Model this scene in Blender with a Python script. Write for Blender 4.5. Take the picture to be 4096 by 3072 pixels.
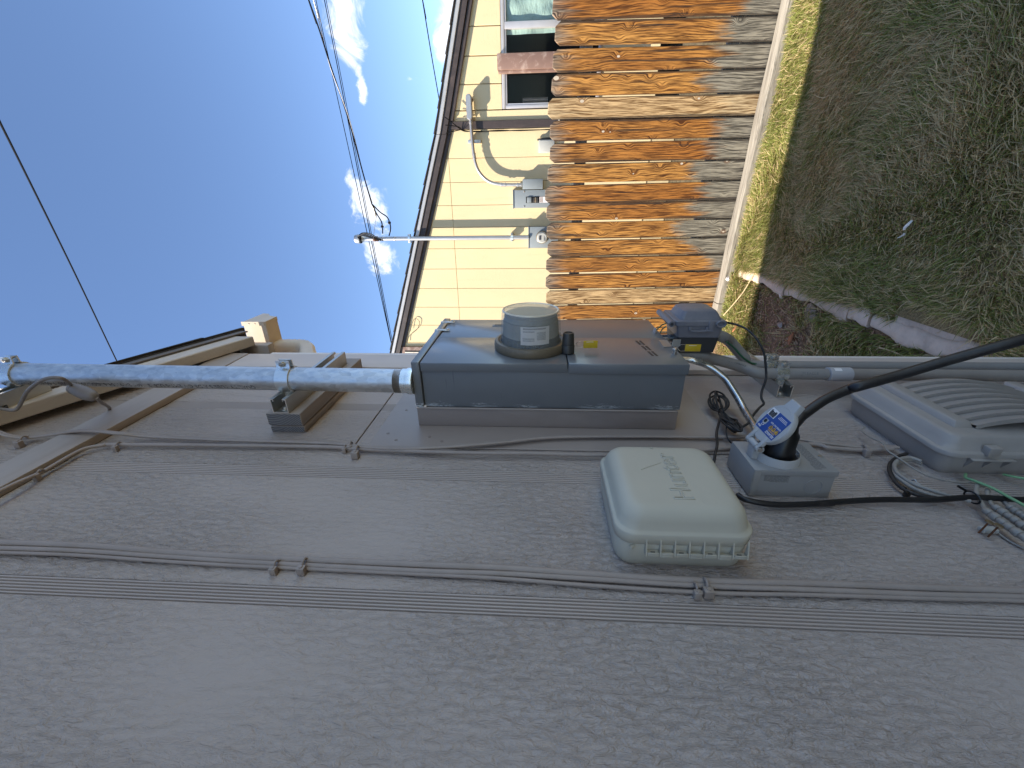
import bpy, bmesh, math, random
import numpy as np
from mathutils import Vector, Matrix
R = math.radians
random.seed(7); np.random.seed(7)
for o in list(bpy.data.objects): bpy.data.objects.remove(o)
SC = bpy.context.scene
COL = SC.collection

# ------------------------------------------------------------------ camera
FOC = 1640.0
CAM = np.array([.545, 0.0, 1.755])
def _n(v): v = np.array(v, float); return v/np.linalg.norm(v)
_zc = _n((300, 27300, FOC)); _yc = _n((749, -(749*300+FOC*FOC)/27300, FOC)); _xc = -np.cross(_yc, _zc)
MC = np.array([_xc, _yc, _zc])
cd = bpy.data.cameras.new('camera'); cam = bpy.data.objects.new('camera', cd); COL.objects.link(cam)
rt, up, fw = MC@np.array([1,0,0]), MC@np.array([0,1,0]), MC@np.array([0,0,1])
mw = Matrix.Identity(4)
for i in range(3):
    mw[i][0] = -up[i]; mw[i][1] = rt[i]; mw[i][2] = -fw[i]; mw[i][3] = CAM[i]
cam.matrix_world = mw
cd.sensor_fit = 'HORIZONTAL'; cd.sensor_width = 36; cd.lens = 36*FOC/4096
cd.clip_start = .02; cd.clip_end = 500
SC.camera = cam
# measuring helpers: a spot seen in the picture, met with a real plane (the wall, the house front, the ground)
def ray(x, y): return MC@np.array([1536-y, 2048-x, FOC])/FOC
def PX(x, y, X=0.): r = ray(x, y); return Vector(CAM+(X-CAM[0])/r[0]*r)
def PY(x, y, Y): r = ray(x, y); return Vector(CAM+(Y-CAM[1])/r[1]*r)
def PZ(x, y, Z=0.): r = ray(x, y); return Vector(CAM+(Z-CAM[2])/r[2]*r)
def PD(x, y, d): return Vector(CAM+d*ray(x, y))
z1 = lambda a, b: (a*.6027, 1000+b*.6027)
z2 = lambda a, b: (1000+a*.5426, 1100+b*.5426)
z3 = lambda a, b: (1600+a*.5877, 1100+b*.5877)
z4 = lambda a, b: (2500+a*.4822, 1100+b*.4822)
z5 = lambda a, b: (2300+a*.5425, 1600+b*.5425)
z6 = lambda a, b: (3200+a*.6632, 1200+b*.6632)
z9 = lambda a, b: (a*.3014, 1350+b*.3014)
zt = lambda a, b: (1300+a*.31646, 1700+b*.31646)
za = lambda a, b: (2650+a*.3315, 1150+b*.3315)
zb = lambda a, b: (2950+a*.27125, 1550+b*.27125)
zk = lambda a, b: (3500+a*.3315, 1700+b*.3315)

# ------------------------------------------------------------------ sky, sun, exposure
SUNV = Vector((1.6, 1.0, -1.8)).normalized()          # the way the light travels
el = math.asin(-SUNV.z); az = math.atan2(-SUNV.x, -SUNV.y)
W = bpy.data.worlds.new('World'); SC.world = W; W.use_nodes = True
nt = W.node_tree; nt.nodes.clear()
def wn(t, **k):
    n = nt.nodes.new(t)
    for a, b in k.items(): setattr(n, a, b)
    return n
wl = nt.links.new
sky = wn('ShaderNodeTexSky', sky_type='NISHITA', sun_disc=False)
sky.sun_elevation = el; sky.sun_rotation = az; sky.altitude = 2400; sky.air_density = 1.0; sky.dust_density = .0; sky.ozone_density = 2.8
tc = wn('ShaderNodeTexCoord')
nz1 = wn('ShaderNodeTexNoise'); nz1.inputs['Scale'].default_value = 17; nz1.inputs['Detail'].default_value = 9; nz1.inputs['Roughness'].default_value = .62; nz1.inputs['Distortion'].default_value = .6
nz2 = wn('ShaderNodeTexNoise'); nz2.inputs['Scale'].default_value = 2.2; nz2.inputs['Detail'].default_value = 4
wl(tc.outputs['Generated'], nz1.inputs['Vector']); wl(tc.outputs['Generated'], nz2.inputs['Vector'])
def wmath(op, a, b=None, clamp=False):
    n = wn('ShaderNodeMath', operation=op); n.use_clamp = clamp
    for i, v in enumerate((a, b)):
        if v is None: continue
        if isinstance(v, (int, float)): n.inputs[i].default_value = v
        else: wl(v, n.inputs[i])
    return n.outputs[0]
CLOUDS = [((1385,80),(1440,330),.10,.050),((1445,330),(1470,520),.045,.013),((1465,830),(1440,760),.07,.042),((1515,1000),(1545,1050),.062,.040),((1850,-20),(1760,200),.13,.050),((1880,300),(1900,-300),.3,.03),((-500,3200),(0,2600),.2,.08),((300,-900),(700,-700),.22,.08)]
tot = None
for c, a, s1, s2 in CLOUDS:
    cv = Vector(ray(*c)).normalized(); ax = (Vector(ray(*a)).normalized()-cv); ax = (ax-cv*ax.dot(cv)).normalized(); ay = cv.cross(ax)
    sub = wn('ShaderNodeVectorMath', operation='SUBTRACT'); wl(tc.outputs['Generated'], sub.inputs[0]); sub.inputs[1].default_value = cv
    ds = []
    for axis, s in ((ax, s1), (ay, s2), (cv, s1*1.5)):
        d = wn('ShaderNodeVectorMath', operation='DOT_PRODUCT'); wl(sub.outputs[0], d.inputs[0]); d.inputs[1].default_value = axis/s
        ds.append(wmath('MULTIPLY', d.outputs['Value'], d.outputs['Value']))
    q = wmath('ADD', wmath('ADD', ds[0], ds[1]), ds[2])
    g = wmath('POWER', 2.718, wmath('MULTIPLY', q, -1.0))
    tot = g if tot is None else wmath('MAXIMUM', tot, g)
cover = wmath('ADD', wmath('MULTIPLY', tot, .50), wmath('MULTIPLY', nz1.outputs['Fac'], 1.05))
cr = wn('ShaderNodeMapRange'); cr.interpolation_type = 'SMOOTHSTEP'; wl(cover, cr.inputs['Value'])
cr.inputs['From Min'].default_value = .76; cr.inputs['From Max'].default_value = .98; cr.inputs['To Max'].default_value = .9
thin = wn('ShaderNodeMapRange'); wl(nz2.outputs['Fac'], thin.inputs['Value']); thin.inputs['From Min'].default_value = .45; thin.inputs['From Max'].default_value = .8; thin.inputs['To Max'].default_value = .0
cf = wmath('MAXIMUM', cr.outputs[0], thin.outputs[0])
mixc = wn('ShaderNodeMix', data_type='RGBA'); wl(cf, mixc.inputs['Factor']); wl(sky.outputs['Color'], mixc.inputs[6]); mixc.inputs[7].default_value = (4.5, 4.65, 4.95, 1)
bg = wn('ShaderNodeBackground'); bg.inputs['Strength'].default_value = .15
wl(mixc.outputs[2], bg.inputs['Color'])
wo = wn('ShaderNodeOutputWorld'); wl(bg.outputs[0], wo.inputs['Surface'])
sd = bpy.data.lights.new('sun', 'SUN'); sd.energy = 5.0; sd.angle = R(.53); sd.color = (1, .94, .84)
so = bpy.data.objects.new('sun', sd); COL.objects.link(so); so.rotation_euler = SUNV.to_track_quat('-Z', 'Y').to_euler(); so.location = (-6, -4, 9)
SC.view_settings.view_transform = 'Standard'; SC.view_settings.look = 'None'; SC.view_settings.gamma = 1
SC.view_settings.use_curve_mapping = False; SC.view_settings.exposure = 1.02
SC.render.engine = 'CYCLES'; SC.render.resolution_x = 1024; SC.render.resolution_y = 768

# ------------------------------------------------------------------ materials
MATS = {}
def wm(c): return (min(.95, c[0]*1.13), c[1], c[2]*.88)
def newmat(name):
    m = bpy.data.materials.new(name); m.use_nodes = True; MATS[name] = m
    t = m.node_tree; b = t.nodes['Principled BSDF']
    return m, t, b
class NB:
    def __init__(s, t): s.t = t
    def n(s, ty, **k):
        n = s.t.nodes.new(ty)
        for a, b in k.items(): setattr(n, a, b)
        return n
    def l(s, a, b): s.t.links.new(a, b)
    def setin(s, sock, v):
        if isinstance(v, bpy.types.NodeSocket): s.l(v, sock)
        else: sock.default_value = v
    def math(s, op, a, b=None, c=None, clamp=False):
        n = s.n('ShaderNodeMath', operation=op); n.use_clamp = clamp
        for i, v in enumerate((a, b, c)):
            if v is not None: s.setin(n.inputs[i], v)
        return n.outputs[0]
    def coord(s, kind='Object', scale=(1,1,1), loc=(0,0,0), rnd=False):
        tc = s.n('ShaderNodeTexCoord'); v = tc.outputs[kind]
        if rnd:
            oi = s.n('ShaderNodeObjectInfo'); k = s.n('ShaderNodeVectorMath', operation='SCALE'); k.inputs[0].default_value = (37, 53, 71); s.l(oi.outputs['Random'], k.inputs['Scale'])
            ad = s.n('ShaderNodeVectorMath', operation='ADD'); s.l(v, ad.inputs[0]); s.l(k.outputs[0], ad.inputs[1]); v = ad.outputs[0]
        mp = s.n('ShaderNodeMapping'); s.l(v, mp.inputs['Vector']); mp.inputs['Scale'].default_value = scale; mp.inputs['Location'].default_value = loc
        return mp.outputs[0]
    def noise(s, v, scale=5, detail=4, rough=.55, dist=0):
        n = s.n('ShaderNodeTexNoise'); s.l(v, n.inputs['Vector']); n.inputs['Scale'].default_value = scale; n.inputs['Detail'].default_value = detail
        n.inputs['Roughness'].default_value = rough; n.inputs['Distortion'].default_value = dist; return n.outputs['Fac']
    def voro(s, v, scale=5, feat='F1', rand=1):
        n = s.n('ShaderNodeTexVoronoi', feature=feat); s.l(v, n.inputs['Vector']); n.inputs['Scale'].default_value = scale; n.inputs['Randomness'].default_value = rand; return n
    def rng(s, v, a, b, c=0., d=1., smooth=False):
        n = s.n('ShaderNodeMapRange'); s.setin(n.inputs['Value'], v)
        for k, x in zip(('From Min','From Max','To Min','To Max'), (a, b, c, d)): n.inputs[k].default_value = x
        if smooth: n.interpolation_type = 'SMOOTHSTEP'
        return n.outputs[0]
    def mix(s, f, a, b, blend='MIX'):
        n = s.n('ShaderNodeMix', data_type='RGBA', blend_type=blend); s.setin(n.inputs['Factor'], f)
        for i, v in ((6, a), (7, b)):
            if isinstance(v, bpy.types.NodeSocket): s.l(v, n.inputs[i])
            else: n.inputs[i].default_value = (*v[:3], 1)
        return n.outputs[2]
    def bump(s, h, strength=.3, dist=.01, nrm=None):
        n = s.n('ShaderNodeBump'); s.l(h, n.inputs['Height']); n.inputs['Strength'].default_value = strength; n.inputs['Distance'].default_value = dist
        if nrm is not None: s.l(nrm, n.inputs['Normal'])
        return n.outputs[0]
def plain(name, col, rough=.5, metal=0., var=.12, vs=9, bump=.0, bs=90, st=(1,1,1), dist=.002, dirt=None, ds=3., coat=0., spec=.5, rvar=0., rnd=False):
    m, t, b = newmat(name); N = NB(t)
    col = wm(col); dirt = wm(dirt) if dirt else None
    v = N.coord('Object', st, rnd=rnd)
    n1 = N.noise(v, vs, 6, .6)
    lo = tuple(c*(1-var) for c in col); hi = tuple(min(1, c*(1+var)) for c in col)
    c = N.mix(N.rng(n1, .3, .7), lo, hi)
    if dirt is not None:
        n2 = N.noise(v, ds, 8, .7, .4); c = N.mix(N.rng(n2, .52, .75), c, dirt)
    N.l(c, b.inputs['Base Color'])
    b.inputs['Roughness'].default_value = rough; b.inputs['Metallic'].default_value = metal; b.inputs['Coat Weight'].default_value = coat; b.inputs['Specular IOR Level'].default_value = spec
    if rvar: N.l(N.rng(N.noise(v, vs*2.3, 5, .6), .3, .7, rough-rvar, rough+rvar), b.inputs['Roughness'])
    if bump:
        N.l(N.bump(N.noise(v, bs, 4, .6), bump, dist), b.inputs['Normal'])
    return m
def siding(name, col, stain, gstr, fine, cont, zs=.3, spec=.35, rough=.5, dist=.004):
    """painted press-board siding: embossed wood grain running up the wall"""
    m, t, b = newmat(name); N = NB(t)
    v = N.coord('Object', (1, 1, zs), rnd=False)
    big = N.noise(N.coord('Object', (1, 1, zs*.65)), cont, 2.5, .5, .35)
    rings = N.math('FRACT', N.math('MULTIPLY', N.math('ADD', big, N.math('MULTIPLY', N.noise(v, 50, 3, .6), .022)), 9.))
    terr = N.rng(rings, .0, .16, 1., 0., True)
    mask = N.rng(N.noise(N.coord('Object', (1, 1, .6), (4, 9, 2)), 3.1, 2), .46, .66, 0., 1.)
    lines = N.math('MULTIPLY', terr, mask)
    peel = N.noise(v, fine, 4, .6, .8)
    peel2 = N.noise(N.coord('Object', (1, 1, zs*.6)), fine*.55, 3, .55, 1.5)
    area = N.rng(N.noise(N.coord('Object', (1, 1, .5), (7, 1, 3)), 2.6, 2), .38, .62, .22, 1.15)
    kn = N.voro(N.coord('Object', (1, 1, .75), (.3, .11, .2)), 2.6)
    kd = kn.outputs['Distance']
    kw = N.rng(kd, .0, .20, 1., 0., True)
    ringk = N.math('MULTIPLY', N.math('SINE', N.math('MULTIPLY', N.math('ADD', kd, N.math('MULTIPLY', peel2, .12)), 95.)), kw)
    h = N.math('MULTIPLY', N.math('ADD', N.math('MULTIPLY', peel, 1.0), N.math('MULTIPLY', peel2, .7)), area)
    saw = N.math('MULTIPLY', N.math('POWER', rings, 2.), mask); h = N.math('ADD', h, N.math('MULTIPLY', saw, .30))
    h = N.math('ADD', h, N.math('MULTIPLY', ringk, .13))
    N.l(N.bump(h, gstr, dist), b.inputs['Normal'])
    st_ = N.noise(N.coord('Object', (1, 1, .5)), 2.2, 6, .65)
    col = wm(col); stain = wm(stain); c = N.mix(N.rng(st_, .45, .75), col, stain)
    c = N.mix(N.math('MULTIPLY', N.rng(peel, .56, .30, 0, .8), area), c, tuple(x*.93 for x in col)); drip = N.noise(N.coord('Object', (1, 1, .045)), 16, 4, .6); c = N.mix(N.rng(drip, .58, .75, 0, .35), c, tuple(x*.82 for x in col))
    sp = N.voro(N.coord('Object', (1, 1, .8)), 34.)
    spot = N.math('MULTIPLY', N.rng(sp.outputs['Distance'], .0, .07, 1, 0), N.rng(N.noise(N.coord('Object'), 6, 2), .6, .7))
    c = N.mix(N.math('MULTIPLY', spot, .55), c, (.06, .05, .045))
    N.l(c, b.inputs['Base Color']); b.inputs['Specular IOR Level'].default_value = spec
    N.l(N.rng(peel2, .3, .7, rough-.1, rough+.12), b.inputs['Roughness'])
    return m
siding('wall_siding', (.395, .366, .35), (.42, .388, .37), 1., 125, 9., zs=.40, dist=.0105)
siding('yellow_siding', (.68, .60, .385), (.71, .63, .41), .4, 46, 4.0, zs=3.2, spec=.25, rough=.65)
plain('reed_paint', (.388, .36, .344), .5, var=.05, vs=6, bump=.1, bs=160, st=(1, 1, .3))
plain('smooth_taupe', (.335, .305, .288), .42, var=.06, vs=5, bump=.12, bs=160, dirt=(.30, .272, .257))
plain('plinth_taupe', (.27, .245, .235), .4, var=.06, vs=5, bump=.3, bs=60, st=(1, 1, .6), dirt=(.23, .208, .196), ds=7, dist=.004)
plain('taupe_trim', (.385, .36, .34), .5, var=.1, vs=14, st=(1, .15, 1), bump=.25, bs=120, dirt=(.28, .24, .2))
plain('cream_trim', (.56, .535, .49), .55, var=.1, vs=16, st=(1, .2, 1), bump=.4, bs=110, dirt=(.36, .29, .22), ds=8, dist=.003)
plain('corner_paint', (.60, .56, .53), .5, var=.07, vs=7, bump=.2, bs=130, st=(1, 1, .3))
plain('yellow_gap', (.50, .45, .29), .8)
plain('white_edge', (.75, .74, .72), .5, var=.05)
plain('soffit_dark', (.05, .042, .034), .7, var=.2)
plain('shingle', (.05, .046, .043), .9, var=.3, vs=40, bump=.7, bs=180, dist=.004)
plain('drip_metal', (.17, .16, .15), .5, .3)
plain('gutter_paint', (.62, .565, .47), .45, var=.1, vs=6, dirt=(.46, .39, .3), ds=5, rvar=.08)
plain('block_wood', (.30, .275, .255), .6, var=.25, vs=30, st=(1, .08, 1), bump=.4, bs=140)
def endgrain():
    m, t, b = newmat('block_end'); N = NB(t)
    v = N.coord('Object', (1, 1, 1), (.035, 0, -2.42))
    w = N.n('ShaderNodeTexWave', wave_type='RINGS', rings_direction='Y'); N.l(v, w.inputs['Vector']); w.inputs['Scale'].default_value = 62; w.inputs['Distortion'].default_value = 1.2; w.inputs['Detail'].default_value = 2
    N.l(N.mix(w.outputs['Fac'], (.07, .065, .065), (.26, .24, .225)), b.inputs['Base Color']); b.inputs['Roughness'].default_value = .7
    N.l(N.bump(w.outputs['Fac'], .4, .002), b.inputs['Normal'])
endgrain()
def galv(name, c0, c1, rough, sc=26, scratch=True):
    m, t, b = newmat(name); N = NB(t)
    v = N.coord('Object', (1, 1, .55))
    vo = N.voro(v, sc); n = N.noise(v, sc*.8, 6, .65, 1.)
    f = N.math('ADD', N.math('MULTIPLY', vo.outputs['Color'], .35), N.math('MULTIPLY', n, .75))
    c = N.mix(N.rng(f, .3, .75), c0, c1)
    if scratch:
        s = N.noise(N.coord('Object', (1, 1, .03)), 90, 3, .6); c = N.mix(N.rng(s, .66, .72, 0, .75), c, (.05, .055, .06))
    N.l(c, b.inputs['Base Color']); b.inputs['Metallic'].default_value = .88
    N.l(N.rng(n, .3, .7, rough-.1, rough+.16), b.inputs['Roughness'])
    N.l(N.bump(n, .12, .003), b.inputs['Normal'])
galv('galvanized', (.52, .51, .49), (.76, .75, .72), .38, 90)
galv('zinc_clamp', (.78, .77, .72), (.88, .87, .81), .26, 25, False)
galv('strut_steel', (.46, .445, .41), (.55, .54, .50), .38, 22, False)
galv('emt_steel', (.50, .49, .46), (.66, .65, .62), .22, 30, False)
plain('cut_edge', (.72, .72, .70), .35, .8)
plain('thread_steel', (.22, .21, .19), .5, .7, bump=.3)
def panelpaint():
    m, t, b = newmat('panel_grey'); N = NB(t)
    v = N.coord('Object')
    n = N.noise(v, 4, 5, .6)
    c = N.mix(N.rng(n, .35, .65), (.155, .158, .158), (.178, .18, .178))
    sc = N.noise(N.coord('Object', (.4, 2.2, 9)), 26, 3, .5)
    scf = N.math('MULTIPLY', N.rng(sc, .70, .73), N.rng(N.noise(v, 6, 2), .5, .6))
    c = N.mix(N.math('MULTIPLY', scf, .5), c, (.05, .055, .06))
    # streaks of white primer along the caulk line at the back edge
    sep = N.n('ShaderNodeSeparateXYZ'); N.l(v, sep.inputs[0])
    edge = N.rng(sep.outputs['X'], .060, .082, 1., 0.)
    ws = N.noise(N.coord('Object', (5, 1, 1)), 55, 5, .7, 1.)
    wsc = N.noise(N.coord('Object', (0, 0, 1), (0, 0, .2)), 6, 2)
    wf = N.math('MULTIPLY', N.rng(N.math('ADD', ws, N.math('MULTIPLY', edge, .34)), .74, .82), N.rng(wsc, .46, .56))
    c = N.mix(N.math('MULTIPLY', wf, N.rng(edge, .0, .2)), c, (.6, .6, .58))
    N.l(c, b.inputs['Base Color']); b.inputs['Coat Weight'].default_value = .45; b.inputs['Coat Roughness'].default_value = .17
    N.l(N.rng(n, .3, .7, .32, .42), b.inputs['Roughness'])
    wv = N.noise(N.coord('Object', (1, 2.0, .7)), 2.3, 2, .4); N.l(N.bump(wv, .25, .012), b.inputs['Normal'])
panelpaint()
plain('panel_seam', (.03, .032, .035), .6)
plain('hunter_plastic', (.455, .462, .40), .5, var=.05, vs=6, bump=.05, bs=400, dirt=(.42, .425, .37), ds=4)
plain('inlet_grey', (.29, .305, .315), .45, var=.06, vs=8, bump=.06, bs=350)
plain('lid_grey', (.41, .44, .46), .5, var=.05, vs=8, bump=.08, bs=350)
plain('telecom_grey', (.325, .315, .30), .5, var=.1, vs=5, bump=.06, bs=300, dirt=(.28, .275, .265), ds=6)
plain('jbox_grey', (.17, .18, .215), .42, var=.1, vs=10, bump=.08, bs=200, dirt=(.26, .265, .28), ds=5)
plain('jbox_dark', (.04, .042, .047), .5, var=.15)
plain('pvc_grey', (.25, .25, .246), .5, var=.06, vs=12, dirt=(.22, .212, .205))
plain('pvc_collar', (.42, .43, .455), .45, var=.05)
plain('pvc_painted', (.27, .25, .23), .5, var=.08)
plain('black_rubber', (.012, .012, .014), .42, var=.3, vs=30, dirt=(.035, .032, .03), ds=20)
plain('black_plastic', (.008, .008, .009), .35, var=.2)
plain('old_black', (.022, .02, .019), .6, var=.4, vs=50, dirt=(.10, .085, .075), ds=26)
plain('painted_cable', (.31, .28, .262), .5, var=.08, vs=20, dirt=(.28, .245, .215), ds=14)
plain('dark_taupe', (.20, .182, .168), .5, var=.12, vs=30)
plain('grey_cable', (.28, .275, .255), .5, var=.08, vs=20)
plain('green_wire', (.20, .42, .22), .45, var=.1)
plain('green_dark', (.03, .12, .06), .5)
plain('meter_ring', (.15, .128, .088), .42, var=.2, vs=18, dirt=(.22, .195, .15), ds=14, bump=.1)
plain('lock_grey', (.055, .055, .052), .45, .3)
plain('meter_body', (.27, .28, .26), .5, var=.15, vs=30)
plain('meter_cap', (.50, .50, .44), .5, var=.1, vs=30)
plain('paper', (.78, .79, .80), .6, var=.03)
plain('ink', (.03, .033, .045), .7, var=.05)
plain('ink_grey', (.16, .17, .18), .7, var=.05)
plain('tag_yellow', (.60, .43, .02), .45, var=.12, vs=40)
plain('wire_steel', (.5, .5, .48), .35, .85)
plain('sticker_blue', (.008, .06, .30), .4, var=.05)
plain('sticker_white', (.75, .77, .8), .45, var=.02)
plain('sticker_gold', (.62, .37, .05), .45, var=.03)
plain('rust', (.15, .065, .028), .8, .2, var=.4, vs=60)
plain('brass', (.35, .29, .20), .4, .8, var=.3, vs=40)
plain('concrete', (.62, .55, .455), .85, var=.12, vs=14, bump=.5, bs=70, dirt=(.30, .235, .185), ds=4, dist=.008)
plain('soil', (.20, .135, .08), .95, var=.4, vs=30, bump=.9, bs=50, dist=.02)
plain('lawn_soil', (.10, .085, .05), .95, var=.4, vs=14, bump=.8, bs=60, dist=.02, dirt=(.16, .125, .08), ds=2.5)
plain('thatch', (.30, .24, .12), .95, var=.5, vs=120, bump=.9, bs=140, dist=.015, dirt=(.12, .12, .045), ds=4)
plain('leaf_litter', (.36, .245, .16), .85, var=.5, vs=60)
plain('stone', (.34, .30, .27), .8, var=.2, vs=40, bump=.4)
plain('white_litter', (.8, .8, .8), .7, var=.05)
plain('dry_leaf', (.33, .14, .06), .7, var=.3, vs=60)
plain('straw', (.50, .42, .26), .7, var=.25, vs=40)
plain('dark_brown', (.045, .036, .036), .6, var=.15, vs=12, bump=.3, bs=60, dirt=(.08, .062, .056), ds=6)
plain('brown_paint', (.20, .13, .105), .6, var=.1, vs=9, dirt=(.45, .38, .34), ds=9)
plain('drip_white', (.46, .48, .50), .4, .4, var=.08)
plain('alu_frame', (.50, .51, .53), .4, .5, var=.05)
plain('box_blue', (.21, .255, .285), .45, var=.05)
plain('lamp_grey', (.42, .44, .46), .42, .8, var=.06)
plain('white_box', (.40, .43, .42), .5, var=.05)
plain('vent_black', (.01, .01, .01), .8)
plain('line_black', (.006, .006, .007), .8, spec=.1)
plain('line_alu', (.6, .62, .65), .4, .7)
plain('insulator', (.16, .09, .06), .5)
plain('beige_cloth', (.33, .32, .30), .8, var=.2)
plain('curtain_teal', (.36, .56, .54), .75, var=.06, vs=8, bump=.5, bs=9, st=(1, 1, 2.5), dist=.03)
plain('room_dark', (.012, .012, .014), .8)
def glassy(name, col, rough, alpha):
    m, t, b = newmat(name); b.inputs['Base Color'].default_value = (*col, 1); b.inputs['Roughness'].default_value = rough; b.inputs['Alpha'].default_value = alpha; b.inputs['IOR'].default_value = 1.5
glassy('window_glass', (.02, .03, .03), .03, .08)
def meterglass():
    m, t, b = newmat('meter_glass'); N = NB(t)
    sep = N.n('ShaderNodeSeparateXYZ'); N.l(N.coord('Object', (1, 1, 1), (-.18, -1.035, -1.772)), sep.inputs[0])
    ang = N.math('ARCTAN2', sep.outputs['Y'], sep.outputs['Z'])
    rib = N.math('SINE', N.math('MULTIPLY', ang, 150.))
    side = N.rng(sep.outputs['X'], .093, .097, 1., 0.)
    N.l(N.bump(N.math('MULTIPLY', rib, side), .3, .002), b.inputs['Normal'])
    b.inputs['Base Color'].default_value = (.62, .63, .58, 1); b.inputs['Roughness'].default_value = .1; b.inputs['Alpha'].default_value = .28
meterglass()
def glasscap():
    m, t, b = newmat('meter_face'); b.inputs['Base Color'].default_value = (.62, .585, .45, 1); b.inputs['Roughness'].default_value = .15; b.inputs['Alpha'].default_value = .62
glasscap()
plain('glass_rim', (.70, .67, .56), .2, var=.05)
def picket_mat(name, stained=True):
    m, t, b = newmat(name); N = NB(t)
    v = N.coord('Object', rnd=True)
    raw = N.n('ShaderNodeTexCoord'); sep = N.n('ShaderNodeSeparateXYZ'); N.l(raw.outputs['Object'], sep.inputs[0])
    oi = N.n('ShaderNodeObjectInfo')
    rnd = oi.outputs['Random']
    # knots
    def kn(sc, stretch, r):
        mp = N.n('ShaderNodeMapping'); N.l(v, mp.inputs['Vector']); mp.inputs['Scale'].default_value = (1, .001, stretch)
        k = N.voro(mp.outputs[0], sc); return k.outputs['Distance'], k.outputs['Color']
    kd, kc = kn(8., .66, 1)
    kw = N.rng(kd, 0., .34, 1., 0., True)
    mp = N.n('ShaderNodeMapping'); N.l(v, mp.inputs['Vector']); mp.inputs['Scale'].default_value = (1, .3, .10)
    wob = N.noise(mp.outputs[0], 9., 3, .55, .6)
    mp2 = N.n('ShaderNodeMapping'); N.l(v, mp2.inputs['Vector']); mp2.inputs['Scale'].default_value = (1, .3, .32)
    wob2 = N.noise(mp2.outputs[0], 4., 2, .5, .2)
    sepv = N.n('ShaderNodeSeparateXYZ'); N.l(v, sepv.inputs[0])
    warp = N.math('ADD', N.math('MULTIPLY', wob2, .12), N.math('MULTIPLY', kw, .035))
    cb = N.n('ShaderNodeCombineXYZ'); N.l(N.math('ADD', sepv.outputs['X'], warp), cb.inputs[0]); N.l(N.math('MULTIPLY', sepv.outputs['Z'], .035), cb.inputs[2])
    ga_ = N.noise(cb.outputs[0], 130., 3, .6, .2); gb_ = N.noise(cb.outputs[0], 300., 2, .5, .1)
    grain = N.rng(N.math('ADD', N.math('MULTIPLY', ga_, .72), N.math('MULTIPLY', gb_, .28)), .40, .59, 0., 1., True)
    mp3 = N.n('ShaderNodeMapping'); N.l(v, mp3.inputs['Vector']); mp3.inputs['Scale'].default_value = (1, .3, .02)
    streak = N.noise(mp3.outputs[0], 34., 4, .6, .3)
    patch = N.noise(mp.outputs[0], 6., 4, .6)
    lo, hi, red = (.075, .026, .007), (.60, .285, .072), (.32, .10, .016)
    c = N.mix(grain, lo, hi)
    tone = N.math('FRACT', N.math('MULTIPLY', rnd, 7.31))
    c = N.mix(N.rng(N.math('ADD', patch, N.math('MULTIPLY', tone, .30)), .45, .85, 0, .72), c, N.mix(grain, (.085, .028, .008), red))
    c = N.mix(N.rng(streak, .60, .67, 0, .85), c, (.03, .022, .018))
    glo, ghi = (.055, .047, .037), (.30, .262, .198)
    gc = N.mix(grain, glo, ghi)
    gc = N.mix(N.rng(streak, .6, .7, 0, .6), gc, (.05, .045, .04))
    # weathered splash zone at the foot, greyed top, the odd board that has lost its stain
    edge = N.math('ADD', sep.outputs['Z'], N.math('MULTIPLY', N.math('SUBTRACT', N.noise(mp.outputs[0], 16., 5, .75), .5), .62))
    edge = N.math('ADD', edge, N.math('MULTIPLY', N.math('SUBTRACT', tone, .5), .20))
    edge = N.math('SUBTRACT', edge, N.rng(sep.outputs['X'], -.12, .2, -.34, .02))
    low = N.rng(edge, .33, .50, 1., 0., True)
    low = N.math('MULTIPLY', low, 1.)
    edge2 = N.math('ADD', sep.outputs['Z'], N.math('MULTIPLY', N.math('SUBTRACT', N.noise(mp3.outputs[0], 46., 4, .7), .5), .42))
    top = N.rng(edge2, 1.47, 1.71, 0., .92, True)
    c = N.mix(low, c, gc)
    c = N.mix(top, c, N.mix(grain, (.05, .04, .035), (.33, .26, .19)))
    pale = N.math('MULTIPLY', N.rng(rnd, .90, .93), .75)
    c = N.mix(pale, c, N.mix(grain, (.16, .085, .03), (.66, .47, .25)))
    # knot eyes: pale bare ring with a dark heart
    has = N.rng(N.n('ShaderNodeSeparateColor').outputs[0], 0, 1)
    sc = N.n('ShaderNodeSeparateColor'); N.l(kc, sc.inputs[0])
    pick = N.rng(sc.outputs[0], .42, .45); size = N.rng(sc.outputs[1], 0, 1, .06, .13)
    inside = N.math('MULTIPLY', N.math('LESS_THAN', kd, size), pick)
    heart = N.math('MULTIPLY', N.math('LESS_THAN', kd, N.math('MULTIPLY', size, .42)), pick)
    halo = N.math('MULTIPLY', N.math('MULTIPLY', N.rng(kd, .08, .2, 1, 0), pick), .5)
    c = N.mix(halo, c, (.16, .05, .012))
    c = N.mix(inside, c, (.58, .48, .36)); c = N.mix(heart, c, (.22, .12, .07))
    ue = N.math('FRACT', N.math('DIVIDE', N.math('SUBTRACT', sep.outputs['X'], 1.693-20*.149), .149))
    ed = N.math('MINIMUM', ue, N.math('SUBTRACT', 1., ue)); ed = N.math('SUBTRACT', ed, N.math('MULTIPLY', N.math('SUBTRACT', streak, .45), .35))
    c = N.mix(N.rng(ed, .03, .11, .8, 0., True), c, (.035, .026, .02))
    if not stained: c = N.mix(N.rng(streak, .58, .7), N.mix(grain, (.30, .26, .20), (.50, .44, .35)), (.12, .10, .085))
    N.l(c, b.inputs['Base Color']); b.inputs['Roughness'].default_value = .75; b.inputs['Specular IOR Level'].default_value = .2
    N.l(N.bump(N.math('ADD', N.math('MULTIPLY', grain, .6), streak), .35, .003), b.inputs['Normal'])
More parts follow.
